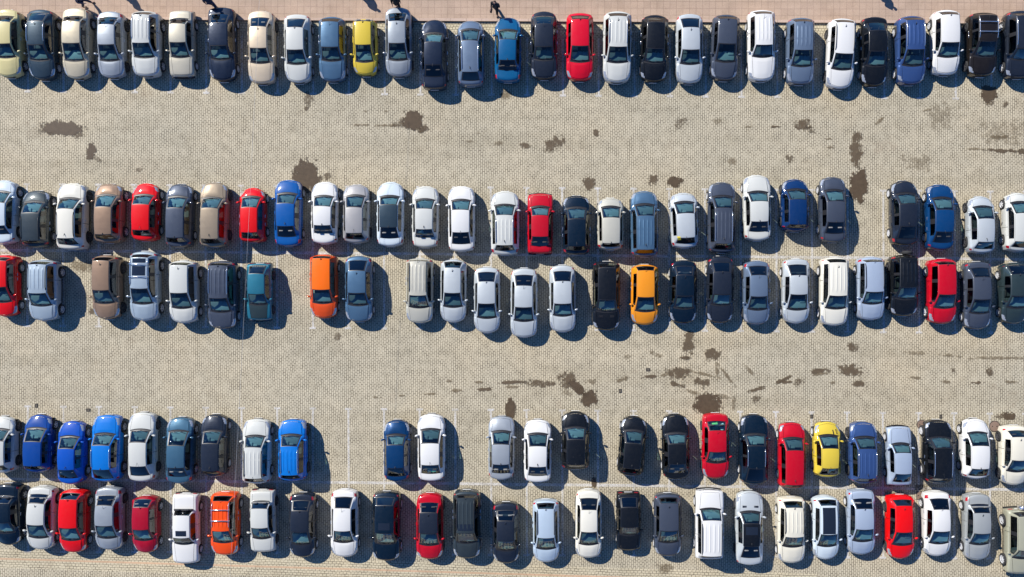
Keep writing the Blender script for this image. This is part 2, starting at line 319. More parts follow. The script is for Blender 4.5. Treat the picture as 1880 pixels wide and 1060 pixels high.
# ---------------------------------------------------------------- cars
TYPES = {
 # W width, hr roof height, yr roof half width, cz cowl height, dz rear deck / rear glass base height, zn nose height, sill, bow of the nose, bow of the tail, tyre scale
 'S': dict(W=1.68, hr=1.43, yr=0.565, cz=0.95, dz=1.00, zn=0.78, sill=0.21, bn=0.30, bt=0.20, ts=1.0, nm='sedan_car', word='sedan'),
 'H': dict(W=1.67, hr=1.47, yr=0.565, cz=0.97, dz=1.03, zn=0.79, sill=0.21, bn=0.30, bt=0.18, ts=1.0, nm='hatchback_car', word='hatchback'),
 'U': dict(W=1.74, hr=1.62, yr=0.575, cz=1.06, dz=1.12, zn=0.91, sill=0.27, bn=0.27, bt=0.16, ts=1.1, nm='crossover_car', word='crossover'),
 'W': dict(W=1.68, hr=1.47, yr=0.57, cz=0.95, dz=1.02, zn=0.78, sill=0.21, bn=0.27, bt=0.14, ts=1.0, nm='estate_car', word='estate'),
 'O': dict(W=1.58, hr=1.39, yr=0.545, cz=0.91, dz=0.95, zn=0.79, sill=0.24, bn=0.10, bt=0.06, ts=0.95, nm='old_sedan_car', word='boxy sedan'),
 'L': dict(W=1.55, hr=1.37, yr=0.54, cz=0.90, dz=0.96, zn=0.78, sill=0.24, bn=0.10, bt=0.05, ts=0.93, nm='old_hatchback_car', word='boxy hatchback'),
 'B': dict(W=1.76, hr=1.83, yr=0.64, cz=1.16, dz=1.18, zn=1.08, sill=0.38, bn=0.10, bt=0.05, ts=1.2, nm='off_road_car', word='off-roader'),
 'C': dict(W=1.70, hr=1.36, yr=0.545, cz=0.92, dz=0.98, zn=0.74, sill=0.19, bn=0.32, bt=0.22, ts=1.03, nm='coupe_car', word='coupe'),
}
TS = {'S': np.array([0, .2, .4, .6, .8, .92, 1.0, 1.1, 1.35, 1.65, 1.9, 2.0, 2.35, 2.7, 3.0, 3.5, 4.0, 4.5, 4.85, 5.0])}
def car(spec, label, group):
    P = TYPES[spec['type']]; W = spec.get('W', P['W'] * random.Random(spec['id'] + 500).uniform(.975, 1.025)); hw = W / 2; hr = P['hr'] + spec.get('dh', 0); yr = P['yr'] * W / P['W']; cz, dz, zn = P['cz'], P['dz'], P['zn']
    rng = random.Random(spec['id'])
    N, WB, RF, RR, RB, T = spec['xs']
    yr *= rng.uniform(.96, 1.045); bnk = rng.uniform(.72, 1.2); crease = rng.choice((0, 1, 2, 2)); wsk = rng.uniform(-.03, .03)
    old = spec['type'] in 'OLB'; hatch = RB - T < 0.42
    root = thing(P['nm'], label, 'car', (spec['X'], spec['Y'], 0), spec['head'], group)
    pm = paint(spec['col']); hot = spec.get('hood'); rm = M['bglass'] if spec.get('roof') == 'glass' else paint(spec['roof']) if spec.get('roof') else pm
    # ---- stations: x, zc, crown drop, yt, yb, zb, ys, zs, bow
    e = 0.10 if not old else 0.05
    q = (0.80, 0.88, 0.94, 0.985) if not old else (0.93, 0.97, 0.985, 1.0)
    CS = []
    def cs(x, zc, dr, yt, yb, zb, ys, zs, bow): CS.append((x, zc, dr, yt * hw, yb * hw, zb, ys * hw, zs, bow))
    bn, bt = P['bn'] * bnk, -P['bt'] * rng.uniform(.75, 1.25); dr = 0.035; hz = lambda f: cz - (cz - zn) * f ** 1.7
    cs(N, zn - 0.13, .02, .56, .68, zn - .17, q[0], zn - .24, bn)
    cs(N - .05, zn - .05, .025, .64, .79, zn - .11, q[1], zn - .20, bn)
    cs(N - .15, zn, .03, .67, .84, zn - .06, q[2], zn - .16, bn)
    for hf in (.85, .7, .55, .4, .25):
        h1 = hz(hf); cs(WB + (N - .15 - WB) * hf, h1, dr, .67 + .11 * (1 - hf), .84 + .06 * min(1, (1 - hf) * 2.5), h1 - .06, q[3] if hf > .6 else 1, h1 - .165, bn + (.17 - bn) * (1 - hf))
    cs(WB + .10, cz - .006, dr, .78, .90, cz - .09, 1, cz - .22, .17)
    zb0, zb1 = cz - .065, dz - .05
    cs(WB, cz, .03, .78, .905, zb0, 1, zb0 - .15, .16)
    rt = yr / hw; top = hr - .045
    lw = WB - RF
    for fr in (.25, .5, .75, .9):
        cs(WB - lw * fr, cz + (top - cz) * (fr + .22 * fr * (1 - fr)), .03 + .02 * fr, .78 + (rt - .78) * fr, .905, zb0, 1, zb0 - .16, .16 - .07 * fr)
    cs(RF, top, .05, rt, .905, zb0 + .005, 1, zb0 - .16, .09)
    lr = RF - RR
    rz = hr - (.065 if not old else .03)
    for fr in (.07, .16, .28, .40, .52, .64, .76, .88, .95):
        uu = (fr - .45) / (.45 if fr < .45 else .55); zz_ = hr - (hr - top if fr < .45 else hr - rz) * abs(uu) ** 2.2
        cs(RF - fr * lr, zz_, .055, rt * (1 - .04 * max(0, fr - .4)), .905 - .01 * fr, zb0 + (zb1 - zb0) * fr, 1.0, zb0 + (zb1 - zb0) * fr - .165, .09 - .16 * fr)
    cs(RR, rz, .05, rt * .96, .895, zb1, 1.0, zb1 - .17, -.07)
    lb = RR - RB; ytr = .76 if not hatch else .76
    for fr in (.3, .65): cs(RR - lb * fr, rz + (dz - rz) * (fr - .12 * fr * (1 - fr)), .05 - .02 * fr, rt * .96 + (ytr - rt * .96) * fr, .895, zb1, .995, zb1 - .17, -.07 - .03 * fr)
    tl = RB - T; p = (.985, .95, .90, .84) if not old else (.99, .98, .965, .95)
    cs(RB, dz, .03, ytr, .885, zb1, p[0], zb1 - .17, -.10)
    a3, a2, a1 = min(.16, tl * .6), min(.07, tl * .35), min(.03, tl * .15)
    cs(T + a3, dz - .02, .03, ytr * .97, .86, zb1 - .03, p[1], zb1 - .19, bt)
    cs(T + a2, dz - .06, .03, ytr * .95, .82, zb1 - .07, p[2], zb1 - .21, bt)
    cs(T + a1, dz - .12, .03, ytr * .93, .79, zb1 - .14, p[2] - .02, zb1 - .25, bt)
    cs(T, dz - .24, .02, ytr * .88, .74, dz - .29, p[3], dz - .36, bt)
    CS.sort(key=lambda r: -r[0]); A = np.array(CS); A = A[::-1]
    # ---- cut lines
    wr = TR * P['ts']; fx, rx = N - 0.185 * (N - T), T + 0.20 * (N - T); ar = wr + .045
    bp = (RF + RR) / 2 + .02 * (N - T) if hatch else RF - .50 * (RF - RR) - .02
    gA = WB - .34 * lw; gC = RR + .10 * lr if spec['type'] in 'HC' else RR - .42 * lb if not hatch else RR + .06
    dF, dR = WB - .16, max(rx + ar * .55, gC - .12 if hatch else RR + .0)
    cuts = [WB + .09, gA, bp + .035, bp - .035, gC, dF, dR, bp, N - .10, N - .46, T + .30, N - .30, WB - .055, RF + .03, RR - .025, RB + .03]
    for x_ in (fx, rx):
        for g in (-1, -.97, -.85, -.6, -.3, 0, .3, .6, .85, .97, 1): cuts.append(x_ + g * ar + (.19 * bn if x_ == fx else 0))
    cuts = [c for c in cuts if T + .02 < c < N - .02]
    xs = sorted(list(A[:, 0]) + cuts)
    keep = [xs[0]]
    for x_ in xs[1:]:
        if x_ - keep[-1] > .006: keep.append(x_)
    xs = np.array(keep); n = len(xs)
    I = lambda k: np.interp(xs, A[:, 0], A[:, k])
    zc, dd, yt, yb, zb, ys, zs, bow = (I(k) for k in range(1, 9))
    # ---- half section
    t = TS['S']; m = len(t); Y = np.zeros((n, m)); Z = np.zeros((n, m))
    zt = zc - dd
    for j, tj in enumerate(t):
        if tj <= 1: Y[:, j] = yt * tj; Z[:, j] = zc - dd * tj ** 2.4
        elif tj <= 2: s_ = tj - 1; Y[:, j] = yt + (yb - yt) * (s_ + .10 * s_ * (1 - s_)); Z[:, j] = zt + (zb - zt) * s_
        elif tj <= 3:
            s_ = tj - 2; Y[:, j] = yb + (ys - yb) * math.sin(s_ * math.pi / 2); Z[:, j] = zb + (zs - zb) * (1 - math.cos(s_ * math.pi / 2) * (1 - .35 * s_) - .0)
    if crease and not old:      # pressed lines of the bonnet
        hm = np.clip((xs - WB - .10) / .15, 0, 1) * np.clip((N - .16 - xs) / .25, 0, 1)
        for j, tj in enumerate(t):
            pr = {1: {0.92: .012, 1.0: .016, 0.8: .002}, 2: {0: .016, .2: .016, .4: .017, .6: .014}}[crease].get(float(tj), 0); Z[:, j] += pr * hm
    xsill = xs - bow * .92
    zl = np.full(n, P['sill'])
    for x_ in (fx, rx):
        d = np.clip(1 - ((xsill - x_) / ar) ** 2, 0, 1); zl = np.maximum(zl, np.where(d > 0, wr + ar * np.sqrt(d), 0))
    zl = np.minimum(zl, zs - .04)
    for j, tj in enumerate(t):
        if tj > 3:
            s_ = (tj - 3) / 2; Z[:, j] = zs + (zl - zs) * s_; Y[:, j] = ys * (1 + .012 * math.sin(min(1, s_ * 1.6) * math.pi)) - ys * .05 * max(0, s_ - .55) / .45
    YF = np.concatenate([-Y[:, ::-1], Y[:, 1:]], 1); ZF = np.concatenate([Z[:, ::-1], Z[:, 1:]], 1); TF = np.concatenate([-t[::-1], t[1:]]); mm = len(TF)
    XF = xs[:, None] - bow[:, None] * (YF / hw) ** 2
    G = np.stack([XF, YF, ZF], -1)
    du = np.gradient(G, axis=0); dv = np.gradient(G, axis=1); NV = np.cross(du, dv); NV /= np.linalg.norm(NV, axis=-1, keepdims=True) + 1e-9
    # ---- who owns each face
    own = np.full((n - 1, mm - 1), 'body', dtype=object); xc = (xs[1:] + xs[:-1]) / 2; tc = (TF[1:] + TF[:-1]) / 2; at_ = np.abs(tc)
    def put(nm, xa, xb, ta, tb, side=0):
        ii = (xc > xa) & (xc < xb); jj = (at_ > ta) & (at_ < tb)
        if side: jj &= (np.sign(tc) == side)
        own[np.ix_(ii, jj)] = nm
    put('roof', RR, RF, 0, 1)
    put('bonnet', WB + .09, N - .10, 0, .99)
    put('cowl', WB, WB + .09, 0, .99)
    put('windscreen', RF, WB, 0, .92); put('rear_window', RB, RR, 0, .92)
    if not hatch: put('boot_lid', T + a1, RB, 0, .99)
    else: put('tailgate', T + a1, RB, 0, .99)
    put('front_bumper', N - .30, N + 1, 3, 5); put('rear_bumper', T - 1, T + .30, 3, 5)
    put('front_bumper', N - .05, N + 1, 0, 3.01); 
    tlx, tls = rng.choice((.14, .2, .28)), rng.choice((1.65, 1.9, 2.0)) if not hatch else rng.choice((1.35, 1.65, 1.9))
    for sd in (-1, 1):
        if not old:
            hs = rng.choice((.30, .38, .46))
            for q_, xa_ in ((1.0, .18), (1.35, .26), (1.65, hs)): put('headlight%d' % sd, N - xa_, N - .05, q_, 2.7, sd)
            put('tail_light%d' % sd, T + a2 * .9, T + (tlx if not hatch else min(tlx, tl + .05)), tls, 2.95, sd)
        put('fdoor%d' % sd, bp, dF, 2, 4.7, sd)
        if lr > 1.0: put('rdoor%d' % sd, dR, bp, 2, 4.7, sd)
        put('fwin%d' % sd, bp + .035, gA, 1.1, 1.9, sd); put('rwin%d' % sd, gC, bp - .035, 1.1, 1.9, sd)
        put('pillar%d' % sd, bp - .035, bp + .035, 1.1, 1.9, sd)
    if spec['type'] in 'UB' and spec['id'] % 5: put('side_skirt', T + .31, N - .31, 4.3, 5)
    elif spec['id'] % 2: put('side_skirt', fx * 0 + rx + ar, fx - ar, 4.6, 5)
    def region(nm):
        ii, jj = np.nonzero(own == nm)
        return ii, jj
    def part(nm, name, mats, parent=root, inset=0.0, lift=0.0, frit=None):
        ii, jj = region(nm)
        if len(ii) == 0: return None
        ids = {}; V, Nn, F, mi = [], [], [], []
        i0, i1, j0, j1 = ii.min(), ii.max() + 1, jj.min(), jj.max() + 1
        def vid(i, j):
            if (i, j) not in ids:
                ids[(i, j)] = len(V); pnt = G[i, j].copy()
                if inset:
                    for (a_, b_, c_) in ((i == i0, i + 1, j), (i == i1, i - 1, j), (j == j0, i, j + 1), (j == j1, i, j - 1)):
                        if a_:
                            d = G[b_, c_] - G[i, j]; l_ = np.linalg.norm(d); pnt += d / (l_ + 1e-6) * min(inset, l_ * .4)
                V.append(pnt + NV[i, j] * lift); Nn.append(NV[i, j])
            return ids[(i, j)]
        for i, j in zip(ii, jj):
            F.append((vid(i, j), vid(i + 1, j), vid(i + 1, j + 1), vid(i, j + 1)))
            if frit: mi.append(1 if (j in (j0, j1 - 1) and frit > 0) or (i in (i0, i1 - 1)) else 0)
        return obj(name, mesh(name, V, F, mats, Nn, mi if frit else None), parent)
    # body also carries the black cowl and door pillars as material areas
    bi, bj = np.nonzero((own == 'body') | (own == 'cowl') | (own == 'pillar1') | (own == 'pillar-1'))
    ids = {}; V, Nn, F, mi = [], [], [], []
    for i, j in zip(bi, bj):
        qd = []
        for a_, b_ in ((i, j), (i + 1, j), (i + 1, j + 1), (i, j + 1)):
            if (a_, b_) not in ids: ids[(a_, b_)] = len(V); V.append(G[a_, b_]); Nn.append(NV[a_, b_])
            qd.append(ids[(a_, b_)])
        F.append(tuple(qd)); mi.append(0 if own[i, j] == 'body' else 1)
    for i, j in zip(*np.nonzero(own == 'roof')):       # black liner under the roof panel, added to block sun leaks; edge forms gutter
        qd = []
        for a_, b_ in ((i, j), (i + 1, j), (i + 1, j + 1), (i, j + 1)):
            if ('r', a_, b_) not in ids:
                edge = own[min(a_, n - 2), min(b_, mm - 2)] != 'roof' or own[max(a_ - 1, 0), max(b_ - 1, 0)] != 'roof' or own[max(a_ - 1, 0), min(b_, mm - 2)] != 'roof' or own[min(a_, n - 2), max(b_ - 1, 0)] != 'roof'
                ids[('r', a_, b_)] = len(V); V.append(G[a_, b_] - NV[a_, b_] * (0 if edge else .02)); Nn.append(NV[a_, b_])
            qd.append(ids[('r', a_, b_)])
        F.append(tuple(qd)); mi.append(1)
    obj('body', mesh('body', V, F, [pm, M['black']], Nn, mi), root)
    def zroof(x_, y_):
        z0, d0, y0 = (np.interp(x_, A[:, 0], A[:, k]) for k in (1, 2, 3)); return z0 - d0 * min(1, abs(y_) / y0) ** 2.4
    # roof, ribbed where the photo shows pressed ribs
    if spec.get('ribs'):
        ii = np.nonzero((xs >= RR - 1e-6) & (xs <= RF + 1e-6))[0]; ss = np.linspace(-.965, .965, 61); V, F = [], []
        xr = np.unique(np.concatenate([xs[ii], np.linspace(RR, RF, 16)]))
        for x_ in xr:
            b_ = np.interp(x_, A[:, 0], A[:, 8]); y0 = np.interp(x_, A[:, 0], A[:, 3]); f_ = np.clip(min(x_ - (RR + .22), RF - .25 - x_) / .10, 0, 1)
            for s_ in ss:
                g = sum(math.exp(-((s_ - c) / .055) ** 2) for c in (-.66, -.22, .22, .66)) * .022 * f_
                V.append((x_ - b_ * (s_ * y0 / hw) ** 2, s_ * y0, zroof(x_, s_ * y0) + g))
        for i in range(len(xr) - 1): F += [(i * 61 + k, (i + 1) * 61 + k, (i + 1) * 61 + k + 1, i * 61 + k + 1) for k in range(60)]
        roof = obj('roof', mesh('roof', V, F, [rm]), root)
    else: roof = part('roof', 'roof', [rm], inset=.020, lift=.003)
    part('side_skirt', 'side_skirt', [M['black']], lift=.004)
    part('bonnet', 'bonnet', [paint(hot) if hot else pm], inset=.018)
    part('windscreen', 'windscreen', [M['wglass'], M['black']], frit=1)
    rw = part('rear_window', 'rear_window', [M['wglass'] if spec.get('clr') else M['rglass'] if spec['id'] % 5 in (1, 3) else M['dglass'], M['black']], frit=1)
    part('boot_lid', 'boot_lid', [pm], inset=.016); part('tailgate', 'tailgate', [pm], inset=.014)
    for sd in (-1, 1):
        part('headlight%d' % sd, 'headlight', [M['lamp']]); part('tail_light%d' % sd, 'tail_light', [M['red']])
        for nm, xh in (('fdoor', bp + .22), ('rdoor', dR + .25)):
            d = part(nm + '%d' % sd, 'door', [pm], inset=.013)
            if d: obj('handle', handle_for(M['chrome'] if spec['id'] % 3 == 0 else pm), d, (xh, sd * (hw + .008), zb0 - .13), (0, 0, 0 if sd > 0 else math.pi))
        for nm in ('fwin', 'rwin'):
            part(nm + '%d' % sd, 'side_window', [M['dglass'] if nm == 'rwin' or spec['id'] % 4 == 0 else M['sglass'], M['black']], frit=-1)
        mz = zb0 + .10; mxx = WB - .36 * lw - .10
        obj('wing_mirror', mirror_for(pm), root, (mxx, sd * (hw * .905 - .01), mz), None, (1, sd, 1))
        for ax in (fx, rx):
            k = P['ts']; wo = obj('wheel', ME_TYRE, root, (ax, sd * (hw - .085), wr), None, (k, sd, k))
            obj('rim', RIMS[spec['id'] % 4], wo)
    # ---- bumpers with their closing faces
    for end, nm in ((n - 1, 'front_bumper'), (0, 'rear_bumper')):
        ii, jj = region(nm); ids = {}; V, F, mi = [], [], []
        for i, j in zip(ii, jj):
            qd = []
            for a_, b_ in ((i, j), (i + 1, j), (i + 1, j + 1), (i, j + 1)):
                if (a_, b_) not in ids: ids[(a_, b_)] = len(V); V.append(tuple(G[a_, b_]))
                qd.append(ids[(a_, b_)])
            F.append(tuple(qd)); mi.append(0)
        base = len(V); K = 9; rows = range(m)
        sg = 1 if end else -1
        for j in rows:
            for k in range(K):
                y_ = Y[end, j] * (2 * k / (K - 1) - 1); V.append((xs[end] - bow[end] * (y_ / hw) ** 2, y_, Z[end, j]))
        for j in range(1, m - 1):
            for k in range(K - 1):
                a_ = base + j * K + k; qd = (a_, a_ + K, a_ + K + 1, a_ + 1); F.append(qd if sg < 0 else qd[::-1]); mi.append(1 if Z[end, j] < .36 else 0)
        obj(nm, mesh(nm, V, F, [pm, M['black']], None, mi, False if old else True), root)
    def patch(y0, y1, z0, z1, end, off, th, mats, name, K=8):
        xe, be = (N, bn) if end else (T, bt); sg = 1 if end else -1; V, F = [], []
        for k in range(K + 1):
            y_ = y0 + (y1 - y0) * k / K; x_ = xe - be * (y_ / hw) ** 2
            for (o_, z_) in ((-th, z0), (off, z0), (off, z1), (-th, z1)): V.append((x_ + sg * o_, y_, z_))
        for k in range(K):
            for c in range(4): F.append((k * 4 + c, k * 4 + (c + 1) % 4, k * 4 + 4 + (c + 1) % 4, k * 4 + 4 + c))
        F += [(0, 1, 2, 3), (K * 4 + 3, K * 4 + 2, K * 4 + 1, K * 4)]
        return obj(name, mesh(name, V, F, mats, None, None, False), root)
    gw = .42 * hw if not old else .72 * hw
    patch(-gw, gw, zn - .34, zn - .19, 1, .012, .06, [M['black']], 'grille')
    if old:
        for sd in (-1, 1): patch(sd * hw * .62 - .11, sd * hw * .62 + .11, zn - .32, zn - .17, 1, .018, .06, [M['lamp']], 'headlight', 3)
        for sd in (-1, 1): patch(sd * hw * .66 - .12, sd * hw * .66 + .12, dz - .46, dz - .30, 0, .018, .06, [M['red']], 'tail_light', 3)
        for e_, nm in ((1, 'front_bumper'), (0, 'rear_bumper')): patch(-hw * .92, hw * .92, .36, .48, e_, .075, .02, [M['chrome'] if spec.get('chr') else M['black']], 'bumper_bar', 8)
    obj('number_plate', ME_PLATE, root, (N + .022, 0, zn - .42 if not old else zn - .4), (0, 0.15, 0)); obj('number_plate', ME_PLATE, root, (T - .018, 0, dz - .42), (0, -0.15, 0))
    # ---- inside
    v, f = join([boxv(T + .25, N - .25, -hw * .80, hw * .80, P['sill'] + .0, P['sill'] + .20), boxv(WB + .12, N - .22, -hw * .62, hw * .62, P['sill'] + .2, zn - .12)] + ([boxv(T + .2, RB - .05, -hw * .66, hw * .66, P['sill'] + .2, dz - .22)] if RB - T > .4 else []))
    obj('underbody', mesh('underbody', v, f, [M['under']], None, None, False), root)
    v, f = join([rbox(-.26, .30, -hw * .78, hw * .78, -.24, 0, .05), rbox(-.30, -.05, .16, .52, -.10, .05, .04), rbox(-.30, -.18, -.14, .14, -.3, .02, .03)])
    dsh = obj('dashboard', mesh('dashboard', v, f, [M['dash'] if spec['id'] % 2 else M['dashl']]), root, (WB - .36, 0, cz - .03))
    obj('steering_wheel', ME_STEER, dsh, (-.27, .34, -.0), (0, R(-28), 0))
    sk = 'seatg' if spec['id'] % 3 == 1 else 'seatd'; sz = cz - .42; sx = min(RF - .25, WB - .95)
    for sd in (-1, 1): obj('seat', SEATS[sk + 'seat'], root, (sx, sd * .34, sz))
    rsx = max(RR + .28, sx - .95) if hatch else max(RR + .12, sx - 1.0); obj('rear_seat', SEATS[sk + 'rear_seat'], root, (rsx, 0, sz))
    v, f = boxv(RB + .03 if not hatch else RB + .10, rsx - .40, -hw * .72, hw * .72, dz - .16, dz - .13)
    if rsx - .40 > RB + .12: obj('parcel_shelf', mesh('parcel_shelf', v, f, [M['seatd']], None, None, False), root)
    # ---- on the outside
    for y0, y1 in ((.62, .05), (-.02, -.55)):
        pts = []
        for k in range(5):
            y_ = y0 * hw + (y1 - y0) * hw * k / 4; xx = WB - .02 - .07 * (k / 4) if True else 0
            zz = np.interp(xx, A[:, 0], A[:, 1]) - .03 * (abs(y_) / (.78 * hw)) ** 2.4 + .022; pts.append((xx - .16 * (y_ / hw) ** 2, y_, zz))
        v, f = tube(pts, .012, 5); obj('wiper', mesh('wiper', v, f, [M['black']]), root)
    if not old and not spec.get('noant'):
        ax_ = RR + .16 * lr if spec['id'] % 2 else RR + .10; obj('antenna', ME_FIN if spec['id'] % 3 else ME_WHIP, root, (ax_, 0, zroof(ax_, 0) - .004))
    if spec.get('rails'):
        mt = {'k': M['black'], 'c': M['chrome']}[spec['rails']]
        for sd in (-1, 1):
            pts = []
            for k in range(9):
                x_ = RF - .22 - (RF - RR - .32) * k / 8; y_ = sd * (yr - .035); pts.append((x_, y_, zroof(x_, y_) + (.05 if 0 < k < 8 else -.005)))
            v, f = tube(pts, .022, 6); obj('roof_rail', mesh('roof_rail', v, f, [mt]), root)
    if spec.get('bars'):
        for fr in spec['bars']:
            x_ = RF - fr * lr; v, f = tube([(x_, -yr - .05, zroof(x_, yr) + .04), (x_, -yr + .03, hr + .07), (x_, yr - .03, hr + .07), (x_, yr + .05, zroof(x_, yr) + .04)], .026, 6)
            obj('roof_bar', mesh('roof_bar', v, f, [M['chrome']]), root)
    for (f0, f1, yw) in spec.get('panes', []):
        V, F = [], []; nx_, ny_ = 10, 10; xa, xb = RF - f0 * lr, RF - f1 * lr
        for i in range(nx_ + 1):
            for k in range(ny_ + 1):
                x_ = xa + (xb - xa) * i / nx_; y_ = yr * yw * (2 * k / ny_ - 1); V.append((x_, y_, zroof(x_, y_) + .007))
        F = [(i * (ny_ + 1) + k, i * (ny_ + 1) + k + 1, (i + 1) * (ny_ + 1) + k + 1, (i + 1) * (ny_ + 1) + k) for i in range(nx_) for k in range(ny_)]
        obj('sunroof', mesh('sunroof', V, F, [M['bglass']]), root)
    if spec.get('spare'):
        v, f = lathe_y([(-.11, .0), (-.11, .27), (-.08, .315), (.06, .315), (.10, .28), (.10, .001)], 24)
        sp = obj('spare_wheel', mesh('spare_wheel', v, f, [M['tyre'] if spec['spare'] == 'k' else M['chrome']]), root, (T - .12, .12, 1.0), (0, 0, R(90)))
    if spec.get('vents'):
        for sd in (-1, 1):
            x_ = WB + .30; y_ = sd * hw * .42; zz = np.interp(x_, A[:, 0], A[:, 1])
            v, f = join([boxv(x_ - .05 + k * .045, x_ - .025 + k * .045, y_ - .13, y_ + .13, zz - .03, zz + .006) for k in range(3)]); obj('bonnet_vent', mesh('bonnet_vent', v, f, [M['black']], None, None, False), root)
    for (px_, py_, w_, l_, an, mt) in spec.get('deco', []):
        wx, wy = at(float(px_), float(py_), .95 if mt == 'black' else 1.2); c_, s_ = math.cos(spec['head']), math.sin(spec['head']); dx, dy = wx - spec['X'], wy - spec['Y']; lx, ly = dx * c_ + dy * s_, -dx * s_ + dy * c_
        V = []
        for a_, b_ in ((-1, -1), (-.33, -1), (.33, -1), (1, -1), (-1, 1), (-.33, 1), (.33, 1), (1, 1)):
            x_, y_ = lx + a_ * float(l_) / 2, ly + b_ * float(w_) / 2 + a_ * .03
            bw_ = np.interp(x_, A[:, 0], A[:, 8]); xq = x_ + bw_ * (y_ / hw) ** 2; V.append((x_, y_, zroof(xq, y_) + .008))
        obj('stripe' if mt == 'black' else 'sticker', mesh('sticker', V, [(k, k + 1, k + 5, k + 4) for k in range(3)], [M['black'] if mt == 'black' else M['sticker']], None, None, False), root)
    return root

